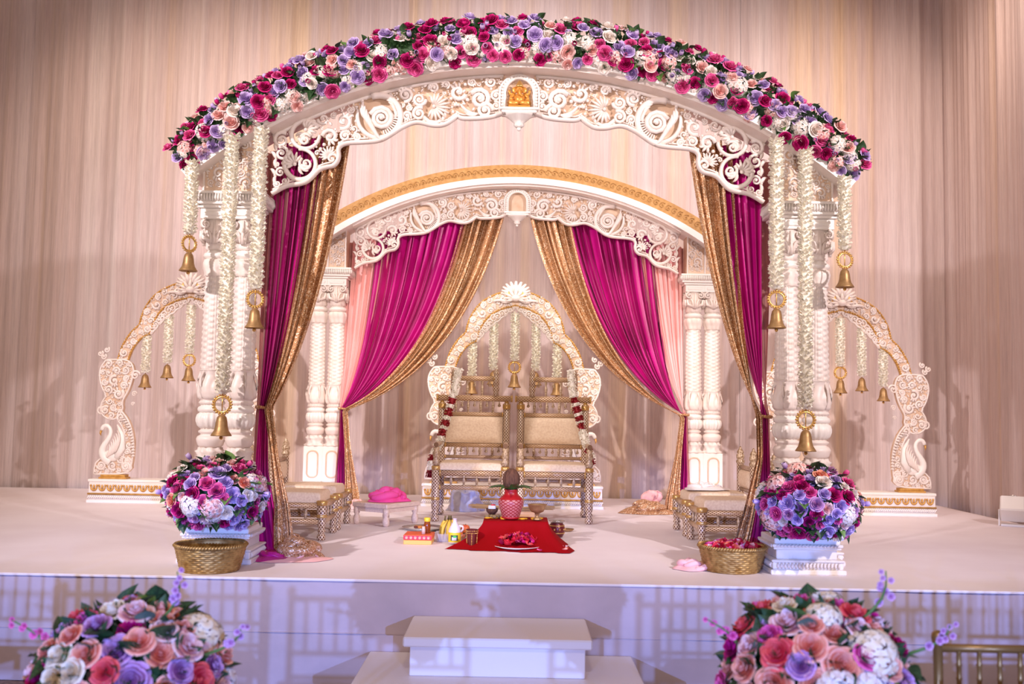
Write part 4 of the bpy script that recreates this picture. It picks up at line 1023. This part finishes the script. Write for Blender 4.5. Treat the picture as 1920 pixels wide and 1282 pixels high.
varmala('red and white flower garland hanging over the left throne', [(862, 690), (856, 714), (849, 742), (842, 772), (832, 802), (824, 828), (815, 846), (809, 868), (806, 895)], [9.36, 9.37, 9.37, 9.37, 9.36, 9.30, 9.15, 9.08, 9.06], 100)
varmala('red and white flower garland hanging over the right throne', [(1070, 693), (1072, 716), (1076, 742), (1082, 768), (1088, 792), (1094, 815), (1100, 835), (1106, 850), (1110, 872)], [9.36, 9.37, 9.37, 9.37, 9.36, 9.30, 9.15, 9.06, 9.04], 140)

# ================================================================== RITUAL ITEMS ON THE STAGE
wood = mat('pale_wood', (.72, .52, .38), .5); noise_col(wood, 20, [(.3, (.64, .44, .31)), (.7, (.80, .61, .46))], mscale=(1, 6, 6))
pinkc = mat('hot_pink_cloth', (.86, .08, .28), .6, spec=.3); redc = mat('red_velvet_cloth', (.27, .001, .004), .8, spec=.1)
white_pl = mat('white_plastic', (.86, .84, .84), .35); steel = mat('steel', (.6, .58, .56), .25, .9); yellow = mat('yellow_print', (.86, .60, .03), .45)
orange = mat('orange_card', (.80, .12, .03), .5); amber = mat('amber_syrup', (.25, .05, .008), .15); red_pot = diamond_mat('red_pot_with_white_lattice', (.36, .006, .012), (.62, .20, .20), 14, 60, .4, 0)
maroon = mat('maroon_enamel', (.13, .012, .015), .3, .2)
RP = diamond_mat('lattice_red_white', (.50, .17, .17), (.28, .003, .008), 14, 44, .4, 0.0)
# stool with pink cloth
sc_ = Vector((-1.08, 8.63, S)); rz = atan2(.35, .22)
t = thing('low_wooden_stool', 'small pale wooden stool with turned legs holding the pink cloth', 'stool', sc_, rz)
MB().box(-.225, .225, -.19, .19, .15, .19, .006).build('stool_top', wood, t)
ap = MB()
for y in (-.165, .165): ap.box(-.19, .19, y-.01, y+.01, .115, .149)
for x in (-.2, .2): ap.box(x-.01, x+.01, -.15, .15, .115, .149)
ap.build('apron', wood, t)
for x in (-.195, .195):
    for y in (-.16, .16): MB().lathe([(.018, 0), (.028, .02), (.031, .045), (.026, .07), (.018, .085), (.026, .10), (.027, .149)], 14).build('leg', wood, t, (x, y, 0))
def heap(name, label, cat, m, c, rx, ry, h, seed, rot=0, group=None, nfold=3.0):
    o = fold_pile(MB(), rx, ry, h, seed, 11).build(name, m); o.location = c; o.rotation_euler = (0, 0, rot); return tag(o, label, cat, group)
heap('pink_cloth', 'crumpled hot pink cloth heaped on the small wooden stool', 'cloth', pinkc, (-1.07, 8.62, S+.1905), .185, .13, .125, 3, .3)
# cloth-covered ritual table
t = thing('ritual_table', 'low square table hidden under the red velvet cloth', 'table', (.03, 7.44, S))
MB().box(-.22, .22, -.15, .15, .15, .183, .005).build('table_top', wood, t)
for x in (-.19, .19):
    for y in (-.12, .12): MB().box(x-.02, x+.02, y-.02, y+.02, 0, .15).build('leg', wood, t)
fl = [(-.50, -.34), (-.34, -.36), (-.1, -.40), (.12, -.42), (.40, -.43), (.40, -.15), (.36, .10), (.30, .30), (0, .33), (-.30, .30), (-.33, .05), (-.40, -.15)]
tp = [(-.235, -.165), (-.16, -.165), (-.05, -.165), (.08, -.165), (.235, -.165), (.235, -.06), (.235, .06), (.235, .165), (0, .165), (-.235, .165), (-.235, .06), (-.235, -.07)]
def closed(L, n): L = L+[L[0]]; return resample(L, n+1)
n_ = 72; FL, TP = closed(fl, n_), closed(tp, n_)
def rcl(u, v):
    i = min(n_, int(round(u*n_))); a, b = TP[i], FL[i]
    if v < .25: q = v/.25; return (a[0]*q*.999, a[1]*q*.999, .1855)
    q = (v-.25)/.75; z = lerp(.1855, .004, q**.85)+.01*sin(i*.9)*q*(1-q); k = q**1.5; ex = .016*sin(i*.8)*q+.008*sin(i*2.1)*q
    return (lerp(a[0], b[0], k)+ex, lerp(a[1], b[1], k)+ex, z)
o = MB().grid(rcl, n_, 20, False).build('red_velvet_cloth', redc); o.location = (.03, 7.44, S); tag(o, 'dark red velvet cloth draped over the low ritual table', 'cloth')
ZT = S+.187
o = MB(); rngq = random.Random(2)
for k in range(26): o.ball((rngq.uniform(-.2, .2), rngq.uniform(-.05, .05), .006), rngq.uniform(.018, .034), 8, 5, (1, 1, .28))
o = o.build('yellow_rice', mat('turmeric_yellow', (.74, .36, .01), .7)); o.location = (.01, 7.42, ZT); tag(o, 'strewn turmeric yellow rice around the foot of the red pot', 'rice', None, 'stuff')
# red pot with coconut and leaves
kc = Vector((-.008, 7.40, ZT+.006))
t = thing('ritual_pot', 'red pot with a white diamond lattice, standing on the velvet-covered table', 'pot', kc)
MB().lathe([(.0, 0), (.058, 0), (.062, .006), (.075, .05), (.092, .10), (.094, .125), (.086, .145), (.062, .165), (.048, .18), (.046, .205), (.052, .212), (.044, .213), (.04, .18)], 36, cap=False).build('pot_body', RP, t)
MB().lathe([(.088, .141), (.086, .1465), (.0635, .1655), (.05, .18), (.048, .204), (.054, .2125), (.05, .2145)], 36, cap=False).build('red_neck', mat('red_paint', (.38, .005, .010), .4), t)
MB().lathe([(.060, -.001), (.066, .004), (.068, .014), (.062, .016)], 36, cap=False).build('red_foot', MATS['red_paint'], t)
o = MB().ball((0, 0, 0), .065, 18, 14, (1, 1, 1.28)).build('coconut', mat('coconut_husk', (.10, .035, .018), .85)); noise_col(MATS['coconut_husk'], 25, [(.3, (.06, .02, .01)), (.7, (.17, .07, .035))], mscale=(3, 3, .5), bump=.6); o.location = kc+Vector((0, 0, .285)); tag(o, 'brown coconut standing on the mouth of the red pot', 'coconut')
mangol = mat('mango_leaf', (.045, .12, .025), .45); ML = leaf_mesh('mango_leaf', mangol, 1, .2, .25, .5)
for k, a in enumerate((-2.75, -2.0, -1.3, -.55, .4, 1.8, 2.7)):
    o = link('mango_leaf', ML, None, kc+Vector((.035*cos(a), .035*sin(a), .212))); o.rotation_mode = 'QUATERNION'; o.rotation_quaternion = Vector((cos(a), sin(a), .55 if k != 2 else .9)).to_track_quat('Y', 'Z'); o.scale = (.14, .14, .14)
    tag(o, 'long green mango leaf in the mouth of the red pot', 'leaf', 'mango leaves around the coconut')
# brass stem bowl, petal plate, tumbler, maroon pot
def lathe_thing(name, label, cat, prof, m, loc, seg=28, group=None, part='body', cap=False):
    t = thing(name, label, cat, loc, 0, group); MB().lathe(prof, seg, cap=cap).build(part, m, t); return t
t = lathe_thing('brass_stem_bowl', 'brass footed bowl at the right corner of the velvet-covered table', 'bowl', [(.02, .05), (.045, .06), (.062, .085), (.070, .112), (.072, .114), (.066, .112), (.05, .08), (.0, .065)], brass, P(1007, 976, 7.36)*1 + Vector((0, 0, 0)), part='bowl')
t.location = (P(1007, 976, 7.36).x, 7.36, ZT+.004); MB().lathe([(0, 0), (.03, 0), (.032, .006), (.016, .018), (.010, .03), (.016, .04), (.02, .052)], 20, cap=False).build('stem_foot', brass, t)
pc = G(970, 1029); pc = Vector((pc.x, pc.y-.02, S))
t = lathe_thing('white_plate', 'shallow white plate heaped with red petals before the red cloth', 'plate', [(0, .004), (.10, .004), (.12, .012), (.175, .028), (.178, .032), (.17, .031), (.118, .016), (0, .010)], white_pl, pc, 40, part='dish')
PET = {k: MB().grid(lambda u, v: ((u*2-1)*.55*sin(pi*(.12+.8*v)), v-.5, .28*(u*2-1)**2+.3*(v-.5)**2), 5, 5).mesh('petal', ROSE[k]) for k in ('coral', 'magenta', 'peach', 'blush', 'hotpink')}
redp = petal_mat('red_petals', (.42, .003, .02), (.72, .02, .06)); PET['red'] = MB().grid(lambda u, v: ((u*2-1)*.55*sin(pi*(.12+.8*v)), v-.5, .28*(u*2-1)**2+.3*(v-.5)**2), 5, 5).mesh('petal', redp)
COLN = {'coral': 'coral', 'magenta': 'dark magenta', 'peach': 'orange-peach', 'blush': 'blush pink', 'hotpink': 'hot pink', 'red': 'red'}
rng = random.Random(77)
def petals(n, c, r, zfun, table, where, group, s0=.045, s1=.07):
    for k in range(n):
        a = rng.uniform(0, 6.28); q = r*sqrt(rng.random()); kd = pick(rng, table); o = link('rose_petal', PET[kd], None, (c[0]+q*cos(a), c[1]+q*sin(a), c[2]+zfun(q/r)+rng.uniform(0, .012)))
        o.rotation_euler = (rng.uniform(-.7, .7), rng.uniform(-.7, .7), rng.uniform(0, 6.28)); s_ = rng.uniform(s0, s1); o.scale = (s_, s_, s_)
        tag(o, '%s rose petal %s' % (COLN[kd], where), 'petal', group+', '+COLN[kd])
petals(60, (pc.x, pc.y, S+.035), .135, lambda q: .055*(1-q*q), {'red': 5, 'magenta': 3, 'coral': 3, 'hotpink': 1}, 'heaped on the white plate', 'petals on the white plate')
for (px, py, kd, s_) in ((1042, 1031, 'peach', .07), (1058, 1033, 'blush', .06), (1060, 1036, 'peach', .05), (1011, 1037, 'hotpink', .035)):
    g = G(px, py); o = link('rose_petal', PET[kd], None, g+Vector((0, 0, .018)), (.2, .1, px*.3), s_); tag(o, '%s rose petal lying loose on the floor right of the white plate' % COLN[kd], 'petal', 'loose petals by the plate, '+COLN[kd])
tg = G(884, 1030); t = lathe_thing('maroon_tumbler', 'maroon and gold tumbler standing on the red cloth left of the table', 'cup', [(0, 0), (.032, 0), (.034, .01), (.036, .06), (.042, .12), (.044, .125), (.040, .122), (.034, .06), (.03, .012), (0, .01)], maroon, (tg.x, tg.y+.04, S+.012), part='cup_body')
gb = MB()
for z, r_ in ((.115, .0435), (.10, .0415)):
    for i in range(22): a = 2*pi*i/22; gb.ball((r_*cos(a), r_*sin(a), z), .0045, 6, 4)
for k in range(5):
    a = -pi/2+k*2*pi/5
    for i in range(9): z = .01+i*.011; r_ = .0355+.0045*(z/.12); gb.ball((r_*cos(a), r_*sin(a), z), .005, 6, 4)
gb.build('gold_beading', goldm, t)
pg = G(1037, 1008); t = lathe_thing('maroon_water_pot', 'small maroon and gold pot with a steel rim right of the red cloth', 'pot', [(0, 0), (.045, 0), (.06, .03), (.066, .065), (.058, .095), (.048, .108), (.05, .112)], maroon, (pg.x+.03, pg.y+.05, S), part='pot_body')
MB().lathe([(.046, .105), (.05, .115), (.064, .124), (.066, .128), (.056, .126), (.044, .115), (.042, .09), (0, .085)], 26, cap=False).build('steel_rim', steel, t)
gb = MB()
for z, r_ in ((.035, .062), (.092, .0595)):
    gb.tube([(r_*cos(a), r_*sin(a), z) for a in [2*pi*i/28 for i in range(29)]], .004, 5, up=(0, 0, 1), cap=False)
for i in range(10): a = 2*pi*i/10; gb.ball((.066*cos(a), .066*sin(a), .064), .008, 6, 4)
gb.build('gold_trim', goldm, t)
lp = G(1058, 998); t = lathe_thing('small_brass_dish', 'small flat brass dish behind the maroon pot', 'dish', [(0, 0), (.05, .002), (.07, .018), (.072, .02), (.05, .008), (0, .006)], brass, (lp.x+.015, lp.y+.08, S), part='dish')
# half coconut with rice, betel nuts
hb = P(915, 962, 7.52); t = lathe_thing('coconut_shell', 'half coconut shell holding white pieces at the left of the table', 'coconut', [(0, 0), (.025, .004), (.042, .025), (.046, .046), (.042, .046), (.036, .028), (0, .02)], MATS['coconut_husk'], (hb.x+.03, 7.52, ZT+.02), part='shell')
MB().box(-.028, .028, -.02, .02, .035, .068, .005).build('white_flesh', white_pl, t); MB().lathe([(.016, .068), (.016, .076), (.0, .077)], 14, (.008, 0, 0)).build('red_cap', mat('red_plastic', (.8, .03, .02), .4), t)
o = MB().lathe([(0, 0), (.024, .002), (.03, .012), (.028, .02), (0, .02)], 16).build('brass_ring_stand', brass); o.location = (hb.x+.03, 7.52, ZT+.001); tag(o, 'tiny brass stand under the half coconut shell', 'stand')
for k, (dx, dy) in enumerate(((.0, -.06), (.045, -.05), (-.035, -.075), (.02, -.085))):
    o = MB().ball((0, 0, .014), .015, 8, 6, (1.25, 1, .9)).build('betel_nut', mat('betel_nut', (.22, .15, .06), .7)); o.location = (hb.x+.03+dx, 7.50+dy, ZT+.002); tag(o, 'small brown nut lying before the half coconut shell', 'nut', 'nuts on the ritual table')
# left group: box, bottle, tray, fruit, jug
bx = (G(757, 1021)+G(809, 1021))/2
t = thing('sweet_box', 'orange and yellow cardboard sweet box on the stage floor', 'box', (bx.x, bx.y+.11, S), -.02)
MB().box(-.102, .102, -.11, .11, 0, .032, .003).build('box_base', mat('yellow_card', (.82, .44, .10), .5), t); MB().box(-.104, .104, -.112, .112, .0325, .07, .003).build('box_lid', orange, t)
lm = MB(); MB().box(-.100, .100, -.1135, -.112, .036, .064).build('printed_band', mat('pink_print', (.62, .02, .07), .5), t)
for i in range(6): lm.lathe([(0, 0), (.012, .0), (.010, .001)], 10, M=Matrix.Translation((lerp(-.08, .08, i/5), -.1136, .05)) @ Matrix.Rotation(pi/2, 4, 'X'), cap=False)
lm.build('printed_dots', mat('pale_print', (.86, .42, .36), .5), t)
t = thing('syrup_bottle', 'small amber bottle with a yellow lid standing on the sweet box', 'bottle', (bx.x+.055, bx.y+.13, S+.071))
MB().lathe([(0, 0), (.026, 0), (.028, .006), (.024, .03), (.027, .05), (.022, .075), (.018, .086), (.018, .09)], 18, cap=False).build('bottle_body', amber, t); MB().lathe([(.022, .084), (.023, .088), (.023, .108), (.02, .112), (0, .112)], 18, cap=False).build('lid', yellow, t)
t = thing('spice_vial', 'tiny clear glass vial in front of the amber bottle', 'vial', (bx.x+.035, bx.y+.06, S+.071)); MB().lathe([(0, 0), (.014, 0), (.014, .038), (.01, .044), (.01, .05)], 14).build('glass_body', mat('frosted_glass', (.62, .48, .42), .2), t); MB().lathe([(.012, .044), (.012, .054), (0, .055)], 12, cap=False).build('cork', wood, t)
pp = G(785, 996); t = lathe_thing('steel_platter', 'round steel platter with snacks behind the sweet box', 'plate', [(0, .003), (.15, .004), (.175, .022), (.18, .024), (.172, .026), (.145, .010), (0, .008)], steel, (pp.x+.03, pp.y+.12, S), 36, part='dish')
MB().lathe([(0, .013), (.12, .014), (.125, .012)], 30, cap=False).build('paper_liner', white_pl, t)
for k in range(8):
    o = MB().ball((0, 0, 0), .016, 8, 6, (1.2, 1, .7)).build('snack_piece', mat('fried_snack', (.55, .18, .03), .7) if k % 3 else mat('dark_snack', (.12, .02, .01), .7)); o.location = (pp.x-.02+.03*(k % 4)-.01, pp.y+.08+.03*(k//4), S+.025); tag(o, ('golden' if k % 3 else 'dark')+' snack piece on the steel platter', 'snack', 'snacks on the platter, '+('golden' if k % 3 else 'dark'))
tr = (G(818, 1017)+G(868, 1017))/2; tr = Vector((tr.x, tr.y+.12, S))
t = thing('clear_fruit_tray', 'ribbed clear plastic tray holding bananas and apples', 'tray', tr)
tm = MB(); 
for (w0, w1, z) in (((.10, .085), (.115, .10), 0),):
    tm.grid(lambda u, v: (( lerp(.098, .116, v)+.003*sin(u*160))*cos(2*pi*u)*min(1.25, 1/max(abs(cos(2*pi*u)), abs(sin(2*pi*u)))), (lerp(.088, .104, v)+.003*sin(u*160))*sin(2*pi*u)*min(1.25, 1/max(abs(cos(2*pi*u)), abs(sin(2*pi*u)))), lerp(.002, .06, v)), 96, 3)
clear = mat('clear_plastic', (.80, .76, .80), .15, Transmission_Weight=.55, IOR=1.2); tm.build('tray_wall', clear, t); MB().box(-.092, .092, -.082, .082, .001, .004).build('tray_floor', clear, t)
banm = mat('banana_skin', (.80, .48, .04), .5); noise_col(banm, 6, [(.35, (.62, .40, .05)), (.65, (.88, .56, .05))])
for k in range(4):
    t = thing('banana', 'yellow banana standing in the clear fruit tray, stem up', 'banana', tr+Vector((-.05+.02*k, -.02+.018*(k % 2), .008)), (-.9, .3, 1.4, 2.6)[k], 'bananas in the fruit tray')
    MB().tube([(-.032, 0, 0), (-.036, 0, .04), (-.03, 0, .085), (-.01, 0, .125), (.006, 0, .145)], [.008, .017, .018, .014, .007], 8).build('peel', banm, t); MB().tube([(.006, 0, .143), (.012, 0, .165), (.013, 0, .178)], [.007, .006, .007], 6).build('stem', mat('banana_stem', (.14, .10, .03), .7), t)
appm = mat('apple_skin', (.62, .06, .03), .35); noise_col(appm, 9, [(.35, (.50, .02, .02)), (.65, (.80, .28, .08))])
def fruit(name, label, cat, m, c, r, group=None):
    t = thing(name, label, cat, c, 0, group); MB().lathe([(0, -.80*r+r), (.35*r, -.92*r+r), (.8*r, -.6*r+r), (r, .05*r+r), (.85*r, .6*r+r), (.45*r, .86*r+r), (.15*r, .78*r+r), (0, .66*r+r)], 18, cap=False).build('flesh', m, t); MB().tube([(0, 0, r*1.68), (.1*r, 0, r*2.05)], .08*r, 5).build('stem', MATS['banana_stem'], t)
fruit('apple', 'red apple on the rear rim of the clear fruit tray', 'apple', appm, tr+Vector((.105, .07, .045)), .036); fruit('apple', 'red apple low in the clear fruit tray beside the jug', 'apple', appm, tr+Vector((.06, .03, .006)), .034)
fruit('lime', 'green lime lying behind the white jug', 'lime', mat('lime_skin', (.42, .48, .03), .4), tr+Vector((.075, .16, .02)), .03)
for k in range(3):
    o = MB().tube([(-.06, 0, .02), (-.02, 0, .024), (.03, 0, .024), (.07, 0, .02)], [.008, .018, .018, .008], 9).build('green_gourd', mat('gourd_skin', (.06, .075, .02), .5)); o.location = tr+Vector((.15+.02*k, .16+.035*k, .001+.0*k)); o.rotation_euler = (0, 0, .15*k); tag(o, 'dark green gourd lying behind the fruit tray', 'gourd', 'dark green gourds')
jg = G(850, 1022); t = thing('milk_jug', 'translucent white plastic jug with a yellow label on the red cloth', 'jug', (jg.x+.005, jg.y+.045, S+.012))
MB().lathe([(0, 0), (.042, 0), (.045, .008), (.045, .085), (.04, .105), (.024, .135), (.015, .15), (.014, .175), (.016, .176)], 24, cap=False).build('jug_body', mat('milky_plastic', (.78, .68, .72), .3), t)
MB().tube([(.03, -.0, .125), (.058, 0, .12), (.062, 0, .10), (.046, 0, .08)], .008, 7).build('handle', MATS['milky_plastic'], t)
MB().lathe([(.0458, .008), (.0458, .078)], 24, cap=False).build('yellow_label', yellow, t); b = MB(); b.grid(lambda u, v: (.0464*cos(-pi/2+(u-.5)*1.2), .0464*sin(-pi/2+(u-.5)*1.2), lerp(.02, .06, v)), 6, 1, False); b.build('dark_print', mat('dark_print', (.05, .07, .04), .5), t)
b = MB(); b.grid(lambda u, v: (.0469*cos(-pi/2+(u-.5)*.75), .0469*sin(-pi/2+(u-.5)*.75), lerp(.022, .046, v)), 6, 1, False); b.build('pale_print', mat('pale_window', (.7, .66, .6), .5), t)
b = MB(); b.grid(lambda u, v: (.0472*cos(-pi/2+.08+(u-.5)*.5), .0472*sin(-pi/2+.08+(u-.5)*.5), lerp(.042, .057, v)), 6, 1, False); b.build('green_print', mat('green_print', (.06, .5, .05), .5), t)
# grey bag, cardboard box, straw
bagm = mat('grey_plastic_bag', (.56, .55, .68), .3)
def bagf(u, v):
    a = 2*pi*u; q = 1+.10*sin(3*a+5*v)+.07*sin(7*a+9*v)+.04*sin(13*a-6*v); r_ = lerp(.165, .12, v)*q*(1 if v < .92 else (1-v)/.08)
    return (r_*1.05*cos(a), r_*.7*sin(a), lerp(.002, .19, min(1, v/.92))+.012*sin(5*a)*v)
o = MB().grid(bagf, 60, 20, False).build('plastic_bag', bagm); bgp = G(872, 957); o.location = (bgp.x, bgp.y-.02, S); tag(o, 'crumpled grey plastic bag under the left throne', 'bag')
t = thing('cardboard_box', 'small brown cardboard box on the floor behind the red pot', 'box', (.07, 8.30, S), .1); MB().box(-.11, .11, -.09, .09, 0, .16, .003).build('carton', mat('kraft_card', (.55, .33, .20), .8), t); MB().box(-.112, .112, -.02, .02, .1605, .162).build('tape', mat('packing_tape', (.62, .42, .26), .3), t)
b = MB(); rngs = random.Random(8)
for k in range(70):
    y, z = rngs.uniform(-.03, .03), rngs.uniform(.0, .03); b.tube([(-.34+rngs.uniform(-.05, .05), y*1.6, .01+z*.6+rngs.uniform(0, .02)), (0, y, .006+z*.7), (.26+rngs.uniform(0, .08), y*1.4, .008+z*.7+rngs.uniform(0, .02))], .0022, 4)
o = b.build('straw_bundle', mat('dry_straw', (.42, .26, .12), .8)); o.location = (.02, 8.30, S+.163); tag(o, 'bundle of dry brown straw lying on the cardboard box', 'straw', None, 'stuff')
# folded white cloth
heap('folded_cloth', 'folded white cloth on the far right low chair', 'cloth', mat('white_cotton', (.88, .80, .74), .8), (1.60, 8.34, S+.362), .19, .15, .06, 9, .2)

# ================================================================== WOVEN BASKETS
basm = mat('gilded_wicker', (.42, .25, .07), .46, .55); noise_col(basm, 30, [(.3, (.30, .16, .04)), (.7, (.56, .36, .12))])
def basket(label, loc):
    t = thing('woven_basket', label, 'basket', loc, 0, 'gold woven baskets')
    prof = [(lerp(.168, .205, (i/40)**.9), .004+.142*i/40) for i in range(41)]
    MB().lathe(prof, 192, disp=lambda a, z, r: .0045*abs(sin(pi*z/.0125))+.0022*sin(a*22+pi*int(z/.0125)), cap=False).build('woven_wall', basm, t)
    MB().lathe([(.198, .146), (.185, .08), (.16, .012), (0, .010)], 40, cap=False).build('lining', basm, t)
    rm = MB()
    for k in range(72): a = 2*pi*k/72; rm.tube([(.204*cos(a-.05), .204*sin(a-.05), .143), (.211*cos(a), .211*sin(a), .153), (.204*cos(a+.05), .204*sin(a+.05), .161)], [.007, .009, .007], 6)
    rm.tube([(.203*cos(a), .203*sin(a), .152) for a in [2*pi*i/48 for i in range(49)]], .009, 6, up=(0, 0, 1), cap=False); rm.build('rope_rim', basm, t)
    MB().lathe([(0, 0), (.166, 0), (.174, .006), (.168, .012)], 48, cap=False).build('base_ring', basm, t)
    return t
basket('empty gold woven basket in front of the left rose ball', (-1.80, 6.035, S)); bR = (1.40, 6.395, S); basket('gold woven basket full of red petals beside the right rose ball', bR)
MB().lathe([(0, .115), (.17, .11), (.19, .10)], 40, cap=False)
petals(110, (bR[0], bR[1], S+.108), .165, lambda q: .042*(1-q*q)+.008, {'red': 6, 'coral': 3, 'peach': 3, 'hotpink': 2, 'blush': 1}, 'heaped in the right woven basket', 'petals in the right basket', .05, .08)

# ================================================================== STAGE UPLIGHT
t = thing('stage_uplight', 'white stage lamp on a floor bracket by the right-hand drapes', 'lamp', (4.66, 9.36, S), -.5)
MB().box(-.10, .10, -.06, .06, 0, .02, .004).build('bracket_foot', white_pl, t)
for sx in (-1, 1): MB().box(sx*.115-.006, sx*.115+.006, -.025, .025, .0, .15, .003).build('bracket_arm', white_pl, t)
M = Matrix.Translation((0, 0, .155)) @ Matrix.Rotation(radians(-48), 4, 'X')
hb_ = MB().box(-.105, .105, -.085, .085, -.085, .10, .012); MB().add(hb_, M).build('lamp_housing', white_pl, t)
lz = MB().lathe([(.07, .1005), (.075, .106), (.078, .108)], 24).lathe([(0, .1035), (.07, .104)], 24, cap=False); MB().add(lz, M).build('lens', steel, t)

# ================================================================== FOREGROUND FLOWERS AND CHAIRS
tabF = {'peach': 30, 'blush': 14, 'mauve': 20, 'coral': 12, 'hotpink': 10, 'magenta': 8, 'cream': 10}
def sprig(parent, base, d, L, m_fl, seed, nf=12):
    rng = random.Random(seed); d = Vector(d).normalized(); pts = [Vector(base)+d*L*t+Vector((.03*sin(3*t), 0, .02*t*t)) for t in (0, .25, .5, .75, 1)]
    b = MB(); b.tube(pts, [.005, .0045, .004, .003, .002], 5); st = b.build('sprig_stem', leafl, parent)
    f = MB()
    for i in range(nf):
        t_ = lerp(.42, 1.0, i/(nf-1)); c = Vector(base)+d*L*t_+Vector((.03*sin(3*t_), 0, .02*t_*t_))+Vector((rng.uniform(-1, 1), rng.uniform(-1, 1), rng.uniform(-.4, .4)))*.022*(1.25-t_*.6); s_ = .014*(1.2-.6*t_)
        for k in range(5):
            a0 = k*1.257+i
            f.grid(lambda u, v, a0=a0: (c.x+s_*v*cos(a0+(u-.5)*1.1), c.y-s_*.35*v, c.z+s_*v*sin(a0+(u-.5)*1.1)), 2, 2)
    f.build('sprig_blossoms', m_fl, st)
for (cx_, sd_, seed, zc) in ((-1.115, 'left', 61, .775), (.905, 'right', 64, .815)):
    c = (cx_, 3.0, zc)
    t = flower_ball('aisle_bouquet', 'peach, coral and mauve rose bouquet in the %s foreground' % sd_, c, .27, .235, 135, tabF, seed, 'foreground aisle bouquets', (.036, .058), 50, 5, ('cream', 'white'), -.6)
    rng = random.Random(seed)
    for k, (dx, dz, L) in enumerate(((.10, .19, .15), (-.24, .10, .12), (.24, .10, .13), (-.28, -.06, .12))):
        sprig(t, (dx, -.08+.05*(k % 2), dz), (dx*1.4, -.1, dz+.12), L, ROSE['mauve'] if k % 2 == 0 else ROSE['hotpink'], seed+k, 8)
    for k in range(26):
        a = rng.uniform(0, 6.28); z = rng.uniform(-.5, .9); r_ = sqrt(1-z*z); d = Vector((r_*cos(a), r_*sin(a), z)); o = link('leaf', EUC, t, (d.x*.25, d.y*.25, d.z*.21)); o.rotation_mode = 'QUATERNION'; o.rotation_quaternion = (d+Vector((rng.uniform(-.5, .5), 0, rng.uniform(-.5, .5)))).to_track_quat('Y', 'Z'); o.scale = (.06,)*3
    lathe_thing('bouquet_stand', 'slim gold pedestal stand under the %s foreground bouquet' % sd_, 'stand', [(.12, 0), (.125, .01), (.11, .02), (.03, .04), (.018, .08), (.016, .3), (.022, .32), (.016, .34), (.016, .52), (.03, .55), (.09, .60), (.10, .62), (0, .62)], goldm, (cx_, 3.0, 0.0), part='stand_body', cap=True)
chg = mat('gold_chair_lacquer', (.30, .17, .05), .35, .5)
def chiavari():
    t = thing('ballroom_chair', '', 'chair')
    def bam(z0, z1, r): 
        out = []; n = 5
        for i in range(n+1): z = lerp(z0, z1, i/n); out += [(r, z-.006), (r*1.28, z), (r, z+.006)]
        return out[1:-1]
    for sx in (-1, 1):
        o = MB().lathe([(.013, 0)]+bam(.02, .90, .0145)+[(.018, .905), (.020, .915), (.017, .93), (.006, .938)], 12).build('back_post', chg, t, (sx*.19, -.18, 0))
        MB().lathe([(.013, 0)]+bam(.02, .43, .0145), 12).build('front_leg', chg, t, (sx*.19, .19, 0))
        for z in (.16, .26): MB().tube([(sx*.19, -.18, z), (sx*.19, .19, z)], .009, 8, up=(0, 0, 1)).build('side_stretcher', chg, t)
    for z, r in ((.885, .013), (.66, .010), (.56, .010)): MB().tube([(-.19, -.18, z), (.19, -.18, z)], r, 10, up=(0, 0, 1)).build('back_rail', chg, t)
    for y in (-.18, .19):
        for z in (.15, .25): MB().tube([(-.19, y, z), (.19, y, z)], .009, 8, up=(0, 0, 1)).build('stretcher', chg, t)
    sp = MB().lathe([(.007, .66)]+bam(.67, .875, .0075)+[(.007, .885)], 8).mesh('spindle', chg)
    for i in range(5): link('spindle', sp, t, (lerp(-.126, .126, i/4), -.18, 0))
    MB().box(-.205, .205, -.195, .205, .43, .455, .008).build('seat_frame', chg, t)
    cushion('seat_pad', -.19, .19, -.17, .195, .456, .49, uphol, t, .01)
    return t
ch0 = chiavari(); ch0.location = (1.515, 3.32, 0); ch0['label'] = 'gold bamboo-style chair back in the right foreground corner'; ch0['group'] = 'gold ballroom chairs'
for (x, y) in [(2.0, 3.32), (2.48, 3.32), (2.96, 3.32), (-1.98, 3.3), (-2.46, 3.3), (-2.94, 3.3)] + [(s*x, 2.28) for s in (-1, 1) for x in (1.15, 1.62, 2.1, 2.58)]:
    o = copy_tree(ch0); o.location = (x, y, 0); o['label'] = 'gold bamboo-style chair in the audience rows before the stage'
